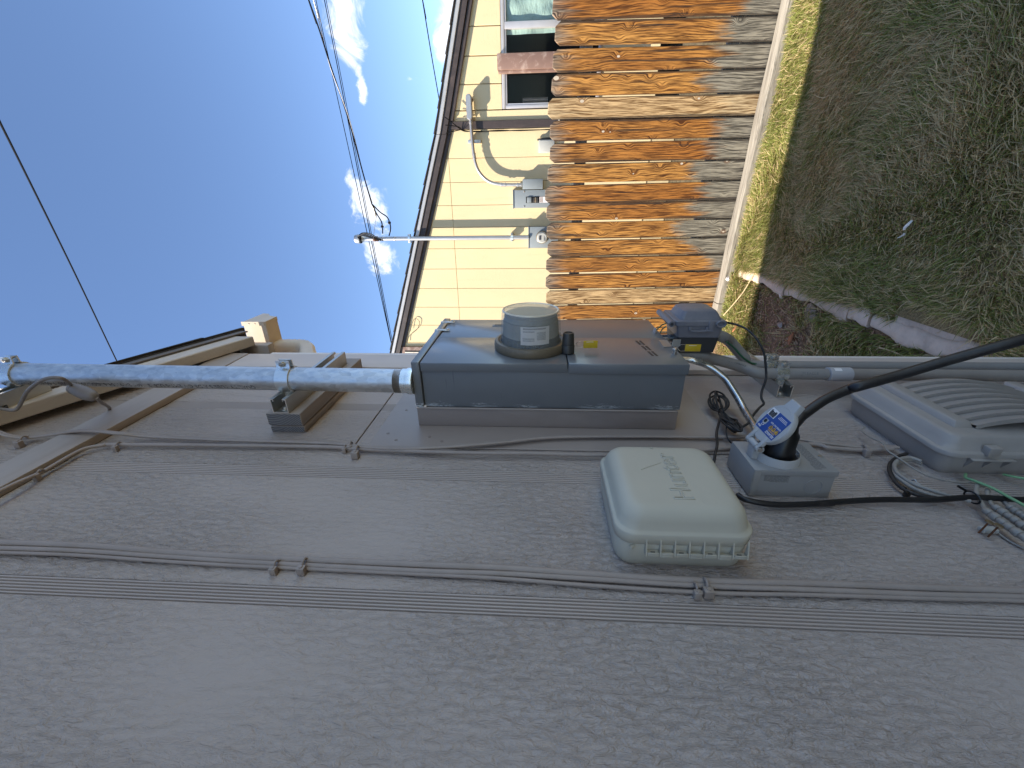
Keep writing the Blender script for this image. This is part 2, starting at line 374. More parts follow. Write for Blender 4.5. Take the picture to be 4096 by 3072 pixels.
picket_mat('picket_wood')
def timber_mat():
    m, t, b = newmat('timber_wood'); N = NB(t)
    s = N.noise(N.coord('Object', (.05, 1, 1)), 60, 5, .65, .4); s2 = N.noise(N.coord('Object', (.02, 1, 1)), 110, 3, .6)
    c = N.mix(N.rng(s, .3, .7), (.17, .142, .11), (.40, .35, .275)); c = N.mix(N.rng(s2, .6, .68, 0, .8), c, (.06, .05, .042))
    N.l(c, b.inputs['Base Color']); b.inputs['Roughness'].default_value = .85; N.l(N.bump(s2, .6, .006), b.inputs['Normal'])
timber_mat()
def grass_mat():
    m, t, b = newmat('grass_blades'); N = NB(t)
    a = N.n('ShaderNodeAttribute'); a.attribute_name = 'Col'; N.l(a.outputs['Color'], b.inputs['Base Color'])
    b.inputs['Roughness'].default_value = .55; b.inputs['Specular IOR Level'].default_value = .3
    tr = N.n('ShaderNodeBsdfTranslucent'); N.l(a.outputs['Color'], tr.inputs['Color'])
    mx = N.n('ShaderNodeMixShader'); mx.inputs[0].default_value = .45; N.l(b.outputs[0], mx.inputs[1]); N.l(tr.outputs[0], mx.inputs[2])
    N.l(mx.outputs[0], t.nodes['Material Output'].inputs['Surface'])
grass_mat()

# ------------------------------------------------------------------ mesh helpers
class MB:
    def __init__(s): s.bm = bmesh.new()
    def _bev(s, verts, bev, seg):
        if bev > 0:
            ed = set()
            for v in verts:
                for e in v.link_edges: ed.add(e)
            bmesh.ops.bevel(s.bm, geom=list(ed), offset=bev, segments=seg, profile=.5, affect='EDGES', clamp_overlap=True)
    def box(s, x0, x1, y0, y1, z0, z1, bev=0., seg=2):
        vs = [s.bm.verts.new(p) for p in ((x0,y0,z0),(x1,y0,z0),(x1,y1,z0),(x0,y1,z0),(x0,y0,z1),(x1,y0,z1),(x1,y1,z1),(x0,y1,z1))]
        for f in ((3,2,1,0),(4,5,6,7),(0,1,5,4),(1,2,6,5),(2,3,7,6),(3,0,4,7)): s.bm.faces.new([vs[i] for i in f])
        s._bev(vs, bev, seg); return s
    def obox(s, o, ax, ay, az, bev=0., seg=2):
        """box from corner o with three edge vectors"""
        o, ax, ay, az = map(Vector, (o, ax, ay, az))
        P = [o, o+ax, o+ax+ay, o+ay]; P += [p+az for p in P]
        vs = [s.bm.verts.new(p) for p in P]
        for f in ((3,2,1,0),(4,5,6,7),(0,1,5,4),(1,2,6,5),(2,3,7,6),(3,0,4,7)): s.bm.faces.new([vs[i] for i in f])
        s._bev(vs, bev, seg); return s
    def prism(s, poly, d, bev=0., seg=1):
        d = Vector(d); a = [s.bm.verts.new(Vector(p)) for p in poly]; b = [s.bm.verts.new(Vector(p)+d) for p in poly]
        n = len(poly); s.bm.faces.new(a[::-1]); s.bm.faces.new(b)
        for i in range(n): s.bm.faces.new((a[i], a[(i+1)%n], b[(i+1)%n], b[i]))
        s._bev(a+b, bev, seg); return s
    def loft(s, rings, cap=(True, True)):
        R_ = [[s.bm.verts.new(Vector(p)) for p in r] for r in rings]; n = len(R_[0])
        for a, b in zip(R_[:-1], R_[1:]):
            for i in range(n): s.bm.faces.new((a[i], a[(i+1)%n], b[(i+1)%n], b[i]))
        if cap[0]: s.bm.faces.new(R_[0][::-1])
        if cap[1]: s.bm.faces.new(R_[-1])
        return s
    def tube(s, path, r, n=8, cap=True):
        P = [Vector(p) for p in path]; rr = r if isinstance(r, (list, tuple)) else [r]*len(P)
        t0 = (P[1]-P[0]).normalized(); u = t0.orthogonal().normalized(); rings = []
        for i, p in enumerate(P):
            t = ((P[min(i+1, len(P)-1)]-P[max(i-1, 0)])).normalized()
            u = (u-t*u.dot(t)).normalized(); w = t.cross(u)
            rings.append([p+(u*math.cos(2*math.pi*k/n)+w*math.sin(2*math.pi*k/n))*rr[i] for k in range(n)])
        return s.loft(rings, (cap, cap))
    def lathe(s, o, ax, prof, n=24, cap=(True, True)):
        o, ax = Vector(o), Vector(ax).normalized(); u = ax.orthogonal().normalized(); w = ax.cross(u)
        return s.loft([[o+ax*t+(u*math.cos(2*math.pi*k/n)+w*math.sin(2*math.pi*k/n))*max(r, 1e-5) for k in range(n)] for t, r in prof], cap)
    def rrect(s, secs, n=6):
        """stack of rounded rectangles in the wall plane: (X, y0, y1, z0, z1, r)"""
        rings = []
        for X, y0, y1, z0, z1, r in secs:
            ring = []
            for cy, cz, a0 in ((y1-r, z1-r, 0), (y0+r, z1-r, 90), (y0+r, z0+r, 180), (y1-r, z0+r, 270)):
                for k in range(n+1):
                    a = R(a0+90*k/n); ring.append((X, cy+r*math.cos(a), cz+r*math.sin(a)))
            rings.append(ring)
        return s.loft(rings)
    def grid(s, fn, nu, nv):
        V = [[s.bm.verts.new(fn(i/nu, j/nv)) for j in range(nv+1)] for i in range(nu+1)]
        for i in range(nu):
            for j in range(nv): s.bm.faces.new((V[i][j], V[i+1][j], V[i+1][j+1], V[i][j+1]))
        return s
    def build(s, name, mat, parent=None, smooth=True, ang=32):
        bmesh.ops.recalc_face_normals(s.bm, faces=s.bm.faces)
        me = bpy.data.meshes.new(name); s.bm.to_mesh(me); s.bm.free()
        return addobj(name, me, mat, parent, smooth, ang)
def addobj(name, me, mat, parent=None, smooth=True, ang=32, world=True):
    if mat: me.materials.append(MATS[mat])
    if smooth and len(me.polygons):
        me.shade_smooth(); me.set_sharp_from_angle(angle=R(ang))
    o = bpy.data.objects.new(name, me); COL.objects.link(o)
    if parent is not None: attach(o, parent)
    return o
def wmat(o):
    m = o.matrix_basis.copy()
    if o.parent: m = wmat(o.parent)@o.matrix_parent_inverse@m
    return m
def attach(o, parent):
    o.parent = parent; o.matrix_parent_inverse = wmat(parent).inverted()
def tag(o, label, cat, group=None):
    o['label'] = label; o['category'] = cat
    if group: o['group'] = group
    return o
def thing(name, label, cat, loc=(0,0,0), group=None):
    o = bpy.data.objects.new(name, None); COL.objects.link(o); o.location = loc; o.empty_display_size = .05
    return tag(o, label, cat, group)
def structure(o): o['kind'] = 'structure'; return o
def smoothpath(pts, sub=6):
    P = [Vector(p) for p in pts]; out = []
    for i in range(len(P)-1):
        a, b, c, d = P[max(i-1, 0)], P[i], P[i+1], P[min(i+2, len(P)-1)]
        for k in range(sub):
            t = k/sub
            out.append(.5*((2*b)+(c-a)*t+(2*a-5*b+4*c-d)*t*t+(3*b-a-3*c+d)*t**3))
    out.append(P[-1]); return out
def text_mesh(name, body, size, o, xd, yd, mat, parent, align='LEFT', outline=0., shear=0., bold=0., wrap=None, sx=1.):
    cu = bpy.data.curves.new(name, 'FONT'); cu.body = body; cu.size = size; cu.align_x = align; cu.shear = shear; cu.offset = bold
    if outline: cu.fill_mode = 'NONE'; cu.bevel_depth = outline; cu.bevel_resolution = 0
    cu.resolution_u = 3
    to = bpy.data.objects.new(name, cu); COL.objects.link(to)
    dg = bpy.context.evaluated_depsgraph_get(); me = bpy.data.meshes.new_from_object(to.evaluated_get(dg))
    bpy.data.objects.remove(to); me.materials.clear()
    o, xd, yd = Vector(o), Vector(xd).normalized(), Vector(yd).normalized(); nd = xd.cross(yd)
    for v in me.vertices:
        c = v.co
        v.co = wrap(c.x*sx, c.y) if wrap else o+xd*c.x*sx+yd*c.y+nd*c.z
    return addobj(name, me, mat, parent, smooth=False)

# ================================================================== SETTING: ground
def vnoise(x, y, s, seed=0):
    rs = np.random.RandomState(seed); T = rs.rand(64, 64)
    u, v = x*s, y*s; i, j = np.floor(u).astype(int), np.floor(v).astype(int); f, g = u-i, v-j
    f, g = f*f*(3-2*f), g*g*(3-2*g)
    a, b, c, d = T[i%64, j%64], T[(i+1)%64, j%64], T[i%64, (j+1)%64], T[(i+1)%64, (j+1)%64]
    return (a*(1-f)+b*f)*(1-g)+(c*(1-f)+d*f)*g
mb = MB(); mb.grid(lambda u, v: (-60+120*u, -60+120*v, -.012), 8, 8)
structure(mb.build('ground', 'lawn_soil'))
def soilz(x, y): return .012+.02*float(vnoise(np.array([x+9.]), np.array([y+3.]), 5., 3)[0])
def thz(x, y): return .016+.020*float(vnoise(np.array([x+9.]), np.array([y+3.]), 3., 13)[0])
mb = MB(); mb.grid(lambda u, v: (.0+5*u, -2+5.66*v, thz(5*u, 5.66*v)), 60, 60)
structure(mb.build('lawn', 'thatch'))
mb = MB(); mb.grid(lambda u, v: (-2.2+2.1*u, 1.43+2.5*v, soilz(u*2.1, v*2.5)), 40, 50)
structure(mb.build('soil_bed', 'soil'))

# concrete edging strip: cast lengths butted end to end
FK = -.08
def fence_y(x): return 3.97+FK*x
edging = thing('concrete_edging', 'pale concrete lawn edging strip running from house corner to the fence timber', 'edging', (-.06, 1.45, 0))
jo = [1.40, 2.17, 2.33, 2.98, 3.72]
for k in range(4):
    y0, y1 = jo[k]+.006, jo[k+1]-.006
    mb = MB(); rings = []
    nseg = max(3, int((y1-y0)/.06))
    for i in range(nseg+1):
        y = y0+(y1-y0)*i/nseg; wob = .012*math.sin(y*9+k)+.006*math.sin(y*31); w = .043+.006*math.sin(y*17+2*k)+.004*math.sin(y*43); top = .040+.006*math.sin(y*5+k*2)+.003*math.sin(y*27)
        cx = -.062+wob
        rings.append([(cx-w, y, -.03), (cx-w, y, top-.010), (cx-w+.010, y, top-.001), (cx, y, top+.001), (cx+w-.012, y, top-.001), (cx+w, y, top-.012), (cx+w, y, -.03)])
    mb.loft(rings); mb.build('edging_block', 'concrete', edging, ang=50)
mb = MB(); poly = [(.0, 1.62), (.07, 1.70), (.085, 1.80), (.06, 1.92), (.07, 2.0), (.03, 2.07), (-.035, 2.04), (-.035, 1.62)]
mb.prism([(x, y, -.01) for x, y in poly], (0, 0, .036), .006); mb.build('concrete_spill', 'concrete', edging)

# landscape timber along the fence foot
def tim(u, yy, zz): return (u, fence_y(u)-.030+yy, zz)
tb = thing('landscape_timber', 'weathered grey landscape timber lying along the foot of the fence', 'timber', (.6, 3.85, 0))
for (a, b) in ((-2.2, -.385), (-.378, 4.2)):
    mb = MB(); rings = []
    for i in range(25):
        u = a+(b-a)*i/24; w = .004*math.sin(u*7)
        rings.append([tim(u, 0, -.02), tim(u, 0, .085+w), tim(u, -.012, .096+w), tim(u, -.095, .094+w), tim(u, -.108, .082), tim(u, -.108+w, -.02)])
    mb.loft(rings); mb.build('timber_length', 'timber_wood', tb, ang=40)

# ------------------------------------------------------------------ fence
fence = thing('wood_fence', 'dog-eared cedar picket fence with worn orange stain greyed at foot', 'fence', (0, 3.97, 0))
fence.rotation_euler = (R(3.2), 0, math.atan(FK))
PW, PH = .139, 1.69
def picket_mesh(k):
    rs = random.Random(k); mb = MB(); e = .034
    out = [(-PW/2, .0), (PW/2, .0), (PW/2, PH-e-rs.uniform(0, .008)), (PW/2-e*.9, PH-rs.uniform(0, .004)), (-PW/2+e*.9, PH), (-PW/2, PH-e-rs.uniform(0, .008))]
    mb.prism([(x, 0, z) for x, z in out], (0, .016, 0), .0025, 1)
    bmesh.ops.recalc_face_normals(mb.bm, faces=mb.bm.faces); me = bpy.data.meshes.new('picket'); mb.bm.to_mesh(me); mb.bm.free()
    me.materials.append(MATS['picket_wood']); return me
for i in range(-16, 22):
    s = 1.693-.149*i-.0745
    if s < -1.6 or s > 4.0: continue
    me = picket_mesh(i); rs = random.Random(i*3+1)
    # bake the place along the fence into the mesh so that the wood figure differs board to board
    dz = rs.uniform(-.02, .016)+.01*math.sin(i*.9)-(.02 if s > 1.3 else 0); dx = rs.uniform(-.0025, .0025); tilt = rs.uniform(-.0035, .0035)
    for v in me.vertices:
        v.co = Vector((v.co.x+s+dx+tilt*v.co.z, v.co.y-.016+rs.uniform(-.0004, .0004), v.co.z+(dz if v.co.z > .5 else 0)))
    o = bpy.data.objects.new('picket', me); COL.objects.link(o); o.parent = fence
for z in (.35, 1.42):
    mb = MB(); mb.box(-1.7, 4.1, .002, .04, z-.045, z+.045, .004); o = mb.build('rail', 'timber_wood'); o.parent = fence
for x in (-1.25, 1.12, 3.5):
    mb = MB(); mb.box(x-.045, x+.045, .042, .13, -.02, 1.60, .005); o = mb.build('post', 'timber_wood'); o.parent = fence

# ================================================================== NEAR HOUSE
house = thing('house', 'taupe painted house with grooved vertical siding and low gable roof', 'house', (-2, 0, 0))
SL = .424
def rz(y): return 3.143-SL*(y-.857)          # underside of the rake board
SEAM = 2.197
BANDS = [(.395+.3035*k, .4285+.3035*k+.0045*(k > 0)) for k in range(-7, 3)]
def wall_part(y0, y1, z0, z1a, z1b, name='siding_plank', x=0.):
    mb = MB(); mb.prism([(x-.016, y0, z0), (x-.016, y1, z0), (x-.016, y1, z1b), (x-.016, y0, z1a)], (.016, 0, 0), .0012, 1); mb.build(name, 'wall_siding', house, smooth=False)
def reeds(y0, y1, z0, z1a, z1b):
    mb = MB(); n = 6; prof = []
    w = (y1-y0)/n
    for k in range(n):
        a = y0+k*w
        prof += [(a, -.0042), (a+.0012, -.0042), (a+.0022, -.0010), (a+w-.001, -.0010)]
    prof.append((y1, -.0042))
    A = [mb.bm.verts.new((x, y, z0)) for y, x in prof]; B = [mb.bm.verts.new((x, y, z1a+(z1b-z1a)*(y-y0)/(y1-y0))) for y, x in prof]
    for i in range(len(A)-1): mb.bm.faces.new((A[i], A[i+1], B[i+1], B[i]))
    mb.build('reeded_strip', 'reed_paint', house, smooth=False)
ys = []
for k, (a, b) in enumerate(BANDS):
    nxt = BANDS[k+1][0] if k+1 < len(BANDS) else 1.281
    ys.append((a, b, 1))
    ys += [(b+.0003, .805, 0), (.8055, nxt-.0003, 0)] if b < .805 < nxt else [(b+.0003, nxt-.0003, 0)]
for a, b, kind in ys:
    for lo, hi in (((0.02, SEAM-.0015), (SEAM+.0015, 2.852), (2.945, None)) if a > .8 else ((.02, 2.852), (2.945, None))):
        za_, zb_ = (hi, hi) if hi else (min(rz(a)+.07, 4.6), min(rz(b)+.07, 4.6))
        if kind: reeds(a, b, lo, za_, zb_)
        else: wall_part(a, b, lo, za_, zb_)
wall_part(1.28, 1.40, 2.945, rz(1.28)+.07, rz(1.40)+.07)
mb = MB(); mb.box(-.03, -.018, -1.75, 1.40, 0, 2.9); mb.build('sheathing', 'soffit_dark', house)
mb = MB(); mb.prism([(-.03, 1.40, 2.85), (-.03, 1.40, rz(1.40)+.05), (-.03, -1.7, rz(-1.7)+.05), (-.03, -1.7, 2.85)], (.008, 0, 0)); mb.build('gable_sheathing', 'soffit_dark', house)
mb = MB(); mb.box(.0, .020, -1.7, 1.407, 2.851, 2.949, .002); mb.build('band_board', 'taupe_trim', house)
mb = MB(); mb.box(.0005, .018, 1.281, 1.407, .02, 2.848, .002); mb.build('corner_board', 'corner_paint', house)
mb = MB(); mb.box(-.10, .0165, 1.409, 1.427, .02, 2.77, .002); mb.build('return_board', 'white_edge', house)
mb = MB(); mb.box(-5.0, -.101, 1.40, 1.415, 0, 2.95); mb.build('eave_wall', 'wall_siding', house)
mb = MB(); mb.box(-5.0, -.031, -4.6, -1.76, 0, 2.95); mb.build('rear_wall', 'wall_siding', house)
# rake board, roof deck, shingles
RX0, RX1 = .022, .060
def rake(y0, y1, x0, x1, b, h, name, mat, bev=.002):
    mb = MB(); mb.prism([(x0, y0, rz(y0)+b), (x0, y1, rz(y1)+b), (x0, y1, rz(y1)+b+h), (x0, y0, rz(y0)+b+h)], (x1-x0, 0, 0), bev); return mb.build(name, mat, house)
rake(-1.6, 1.49, RX0, RX1, 0, .088, 'rake_board', 'cream_trim', .003)
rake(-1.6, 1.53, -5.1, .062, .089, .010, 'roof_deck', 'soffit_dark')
rake(-1.6, 1.535, .0625, .068, .070, .030, 'drip_edge', 'drip_metal', .001)
roof_ = rake(-1.6, 1.53, -5.1, .072, .1005, .004, 'roof', 'shingle')
for k in range(20):
    y1 = 1.555-.143*k; y0 = y1-.30
    if y1 < -1.4: break
    mb = MB(); lift = .014
    mb.prism([(-5.1, y0, rz(y0)+.106), (-5.1, y1, rz(y1)+.106), (-5.1, y1, rz(y1)+.117), (-5.1, y0, rz(y0)+.110)], (5.1+.076+.004*math.sin(k*2.3), 0, 0)); mb.build('shingle_course', 'shingle', roof_)
mb = MB(); mb.prism([(-5.1, -1.6, rz(-1.6)+.11), (-5.1, -4.8, rz(-1.6)+.11-SL*3.2), (-5.1, -4.8, rz(-1.6)+.13-SL*3.2), (-5.1, -1.6, rz(-1.6)+.13)], (5.2, 0, 0)); mb.build('rear_roof', 'shingle', house)
mb = MB(); mb.box(-5.0, .021, 1.495, 1.533, 2.83, 2.955, .003); mb.build('eave_fascia', 'taupe_trim', house)
mb = MB(); mb.box(-5.0, -.021, 1.43, 1.494, 2.78, 2.94); mb.build('soffit_fill', 'soffit_dark', house)  # dark box filling the open eave hollow; its shade is in the colour
# gutter: K profile trough with an end cap
GX = .088
gp = [(1.590, 2.978), (1.590, 2.884), (1.672, 2.884), (1.690, 2.925), (1.718, 2.945), (1.726, 2.975)]
mb = MB(); A = [[mb.bm.verts.new((x, y, z)) for y, z in gp] for x in (-5.0, GX)]
for i in range(5): mb.bm.faces.new((A[0][i], A[0][i+1], A[1][i+1], A[1][i]))
gut = mb.build('gutter', 'gutter_paint', house, smooth=False)
md = gut.modifiers.new('thick', 'SOLIDIFY'); md.thickness = .002; md.offset = 0
mb = MB(); mb.prism([(GX, y, z) for y, z in gp], (.0018, 0, 0)); cap = mb.build('end_cap', 'gutter_paint', gut, smooth=False)
mb = MB(); mb.box(GX-.014, GX+.003, 1.586, 1.589, 2.886, 2.984); mb.box(GX-.014, GX+.003, 1.590, 1.672, 2.8805, 2.8832)
for k in range(3): mb.lathe((GX-.006, 1.5862, 2.90+.026*k), (0, -1, 0), [(0, .0028), (.0012, .0026), (.002, .001)], 8)
for k in range(4): mb.lathe((GX-.006, 1.60+.02*k, 2.8807), (0, 0, -1), [(0, .0028), (.0012, .0026), (.002, .001)], 8)
mb.build('cap_flange', 'gutter_paint', gut)
# downspout elbow, crimped sheet metal
dp = smoothpath([(-.045, 1.632, 2.90), (-.045, 1.632, 2.83), (-.045, 1.628, 2.775), (-.045, 1.60, 2.735), (-.048, 1.54, 2.700), (-.052, 1.47, 2.655), (-.055, 1.455, 2.60), (-.055, 1.452, 2.4), (-.055, 1.452, .3)], 6)
mb = MB(); rings = []
for i, p in enumerate(dp):
    t = (dp[min(i+1, len(dp)-1)]-dp[max(i-1, 0)]).normalized(); u = Vector((1, 0, 0)); w = t.cross(u)
    cr = 1+.035*math.sin(i*2.6) if 3 < i < 34 else 1
    ring = []
    for k in range(24):
        a = 2*math.pi*k/24; c, s_ = math.cos(a), math.sin(a)
        q = (abs(c)**4+abs(s_)**4)**-.25; q *= (1+.03*math.cos(a*12))
        ring.append(p+u*c*q*.040*cr+w*s_*q*.030*cr)
    rings.append(ring)
mb.loft(rings); mb.build('downspout', 'gutter_paint', gut, ang=60)

# patch of smooth board behind the meter and the box frame the enclosure stands on
pan = thing('backing_panel', 'smooth taupe board let into siding behind the meter cabinet', 'panel', (0, 1.05, 1.3))
mb = MB(); mb.box(.0006, .0042, .816, 1.279, 1.302, 2.160, .0012, 1); mb.build('board', 'smooth_taupe', pan)
for y, z in ((.845, 2.10), (.875, 2.13), (.862, 2.02), (.842, 1.985), (1.0, 2.12)):
    mb = MB(); mb.lathe((.0042, y, z), (1, 0, 0), [(0, .0042), (.0008, .004), (.001, .0022), (.0003, .001)], 10); mb.build('screw', 'plinth_taupe', pan)
pl = thing('cabinet_plinth', 'taupe painted box frame between siding and meter cabinet', 'frame', (0, 1.1, 1.404))
for nm, b in (('side_board', (.0045, .056, .916, .936, 1.404, 2.062)), ('side_board', (.0045, .056, 1.285, 1.305, 1.404, 2.062)), ('end_board', (.0045, .056, .9365, 1.2845, 2.042, 2.062)), ('end_board', (.0045, .056, .9365, 1.2845, 1.404, 1.424))):
    mb = MB(); mb.box(*b, .0025); mb.build(nm, 'plinth_taupe', pl)
# caulk bead
mb = MB(); mb.tube([(.0575, .915, 1.41), (.0575, .9145, 1.7), (.0575, .915, 2.06)], .0026, 6); mb.build('caulk_bead', 'smooth_taupe', pl)

# ------------------------------------------------------------------ meter cabinet
cab = thing('meter_cabinet', 'tall dark grey metal meter cabinet mounted on the taupe frame', 'cabinet', (.06, 1.1, 1.40))
mb = MB(); mb.box(.0585, .166, .920, 1.303, 1.400, 2.040, .0025); mb.build('body', 'panel_grey', cab)
mb = MB(); mb.box(.0583, .1835, .9125, 1.310, 2.0415, 2.062, .0022); mb.build('top_cap', 'panel_grey', cab)
mb = MB(); mb.box(.158, .1815, .914, 1.1145, 1.6820, 2.0400, .0022); uc = mb.build('meter_cover', 'panel_grey', cab)
mb = MB(); mb.box(.156, .1822, .9135, 1.1148, 1.3965, 1.6798, .0022); lc = mb.build('lower_cover', 'panel_grey', cab)
mb = MB(); mb.box(.158, .1795, 1.1182, 1.309, 1.3985, 2.0400, .0022); dr = mb.build('breaker_door', 'panel_grey', cab)
for y in (1.235, 1.285) if False else (1.182, 1.268):
    mb = MB(); mb.box(.1822, .1840, y-.008, y+.008, 2.020, 2.052, .0006); mb.box(.1792, .1840, y-.008, y+.008, 2.0525, 2.064, .0006)
    mb.lathe((.184, y, 2.026), (1, 0, 0), [(0, .0042), (.0022, .0038), (.0026, .002)], 10); mb.build('clip', 'wire_steel', cab)
mb = MB(); mb.box(.1790, .1808, 1.232, 1.250, 1.855, 1.895, .0006); mb.build('pull_frame', 'panel_grey', dr)
mb = MB(); mb.box(.1805, .1812, 1.237, 1.247, 1.860, 1.888); mb.build('pull_recess', 'panel_seam', dr)
# hasp with seal stud on the lower cover
hs = PX(2697, 1415, .1822)
mb = MB(); mb.lathe((.1822, hs.y, hs.z), (1, 0, 0), [(0, .006), (.004, .006), (.0045, .0045), (.007, .0045), (.0075, .006), (.013, .006), (.015, .004)], 14); mb.build('seal_stud', 'wire_steel', cab)
mb = MB(); mb.obox((.1824, 1.035, 1.425), (.0015, 0, 0), (0, .055, -.002), (0, .004, -.022)); mb.obox((.184, 1.04, 1.402), (.018, 0, 0), (0, .0015, 0), (0, 0, -.02)); mb.build('hasp', 'strut_steel', cab)
# stamped warning on the lower cover (worn, raised marks)
a, b = PX(2562, 1386, .1823), PX(2612, 1432, .1823)
for rr in range(2):
    mb = MB()
    for k in range(14):
        y = 1.085-.0085*k; z = 1.484-.010*rr-.0012*k
        if k % 5 == 4: continue
        mb.box(.18235, .1828, y-.003, y+.003, z-.003, z+.003)
    mb.build('stamped_line', 'lock_grey', cab, smooth=False)
mb = MB(); mb.tube([(.06, .918, 2.036), (.06, .915, 2.06), (.06, .93, 2.065)], .0035, 6); mb.build('caulk_blob', 'white_edge', cab)

# electric meter
MY, MZ = 1.035, 1.772
met = thing('electric_meter', 'round glass electric meter with barcode label on the dark cabinet', 'meter', (.182, MY, MZ))
mb = MB(); mb.lathe((.1816, MY, MZ), (1, 0, 0), [(0, .093), (.003, .0955), (.018, .0955), (.0225, .0925), (.0235, .086), (.0205, .083), (.019, .080)], 64, (True, False)); mb.build('lock_ring', 'meter_ring', met, ang=40)
mb = MB(); mb.lathe((.196, MY, MZ), (1, 0, 0), [(0, .0815), (.007, .0812), (.0075, .0795), (.03, .0782), (.060, .0766), (.082, .0748), (.0855, .0735)], 72, (False, False)); mb.build('glass_cover', 'meter_glass', met, ang=50)
mb = MB(); mb.lathe((.2815, MY, MZ), (1, 0, 0), [(.0012, .0672), (.0012, .002)], 72, (False, True)); mb.build('face_glass', 'meter_face', met, ang=40)
mb = MB(); mb.lathe((.2815, MY, MZ), (1, 0, 0), [(0, .0735), (.0022, .0728), (.003, .071), (.0012, .0672)], 72, (False, False)); mb.build('glass_rim', 'glass_rim', met, ang=40)
def ribbed(t0, t1, r0, r1, name, mat, n=96):
    mb = MB(); rings = []
    for t, r in ((t0, r0), (t1, r1)):
        rings.append([Vector((.198+t, MY+(r+(.0009 if k % 2 else 0))*math.cos(2*math.pi*k/(2*n)), MZ+(r+(.0009 if k % 2 else 0))*math.sin(2*math.pi*k/(2*n)))) for k in range(2*n)])
    mb.loft(rings); return mb.build(name, mat, met, smooth=False)
ribbed(.0, .022, .0745, .0730, 'register_base', 'lock_grey')
ribbed(.0225, .060, .0722, .0700, 'register_body', 'meter_body')
mb = MB(); mb.lathe((.2585, MY, MZ), (1, 0, 0), [(0, .0690), (.014, .0675), (.0145, .062), (.0165, .0615), (.0165, .001)], 48); mb.build('register_cap', 'meter_body', met, ang=35)
mb = MB(); mb.lathe((.2755, MY, MZ), (1, 0, 0), [(0, .058), (.001, .0575), (.001, .001)], 40); mb.build('dial_plate', 'meter_cap', met)
# label wrapped on the near side, facing down the wall towards the viewer
def cyl(t, z, r=.0742): # t along the depth of the meter, z up
    a = (z)/r; c = Vector((.198+t, MY-math.cos(a)*r, MZ+math.sin(a)*r)); return c
mb = MB(); mb.grid(lambda u, v: cyl(.014+.046*u, -.050+.074*v, .0762), 1, 14); lab = mb.build('label', 'paper', met)
mb = MB()
def strip(mb, t0, t1, zz0, zz1, r=.0765):
    n = max(1, int((zz1-zz0)/.006)); mb.grid(lambda u, v: cyl(t0+(t1-t0)*u, zz0+(zz1-zz0)*v, r), 1, n)
rs = random.Random(4)
for z0_ in (.016,):
    for t in (.0235, .0285, .0465):
        zc_ = -.010
        while zc_ < .018:
            w = rs.uniform(.0006, .0018); strip(mb, t, t+.0036, zc_, zc_+w*.7); zc_ += w+.0006
for k in range(8): strip(mb, .027+.0026*k, .028+.0026*k, -.040, -.014-rs.uniform(0, .006))
for k in range(2): strip(mb, .0535-.0325*k*0+k*.0022-.0345*0, .0547+k*.0022, -.040, .018)
mb.build('label_print', 'ink_grey', lab, smooth=False)
lk = Vector((.186, MY-.052, MZ-.083))
mb = MB(); mb.lathe((.184, lk.y+.004, lk.z-.012), (1, 0, 0), [(0, .015), (.001, .0165), (.020, .0165), (.0225, .0145), (.023, .0155), (.050, .0135), (.0525, .012), (.0525, .0095), (.0505, .009), (.0505, .002)], 24); mb.build('ring_lock', 'lock_grey', met, ang=40)
# yellow seal tags
def seal(label, c, d1, d2, n, hoop, name='seal_tag'):
    t = thing(name, label, 'seal', tuple(c), 'yellow utility seals')
    c, d1, d2, n = map(Vector, (c, d1, d2, n)); mb = MB(); mb.obox(c-d1/2-d2/2, d1, d2, n, .0008); body = mb.build('flag', 'tag_yellow', t)
    nn = n.normalized()*.0003
    mb = MB()
    for k in range(7): mb.obox(c-d1*.28-d2*0+d1*.07*k+d2*.30-nn, d1*.045, d2*.09, nn*.9)
    mb.build('print', 'sticker_white', body, smooth=False)
    mb = MB(); mb.tube(smoothpath(hoop, 5), .0006, 6); mb.build('wire', 'wire_steel', t)
c = PX(2362, 1378, .203)
seal('yellow seal tag wired to the ring lock under the meter', c, (0, .002, -.036), (.0195, 0, .0), (0, .0016, 0), [c+Vector((.007, 0, .018)), c+Vector((.007, 0, .030)), c+Vector((0, .004, .036)), c+Vector((-.007, 0, .030)), c+Vector((-.007, 0, .018))])
c = PX(2772, 1392, .198)
seal('yellow seal tag hanging from the hasp below the meter cabinet', c, (0, .0, -.038), (.0185, .0, .0), (0, .0016, 0), [c+Vector((.008, 0, .018)), c+Vector((.0085, 0, .030)), c+Vector((0, .002, .036)), c+Vector((-.008, 0, .030)), c+Vector((-.008, 0, .018))])
# small wire seal discs at the foot of the breaker door
c = PX(2618, 1326, .182)
sdk = thing('seal_disc', 'thin clear seal disc standing at foot of breaker door', 'seal', tuple(c))
mb = MB(); mb.lathe(c, (.25, 0, 1), [(0, .012), (.0012, .012)], 20); mb.build('disc', 'lamp_grey', sdk)

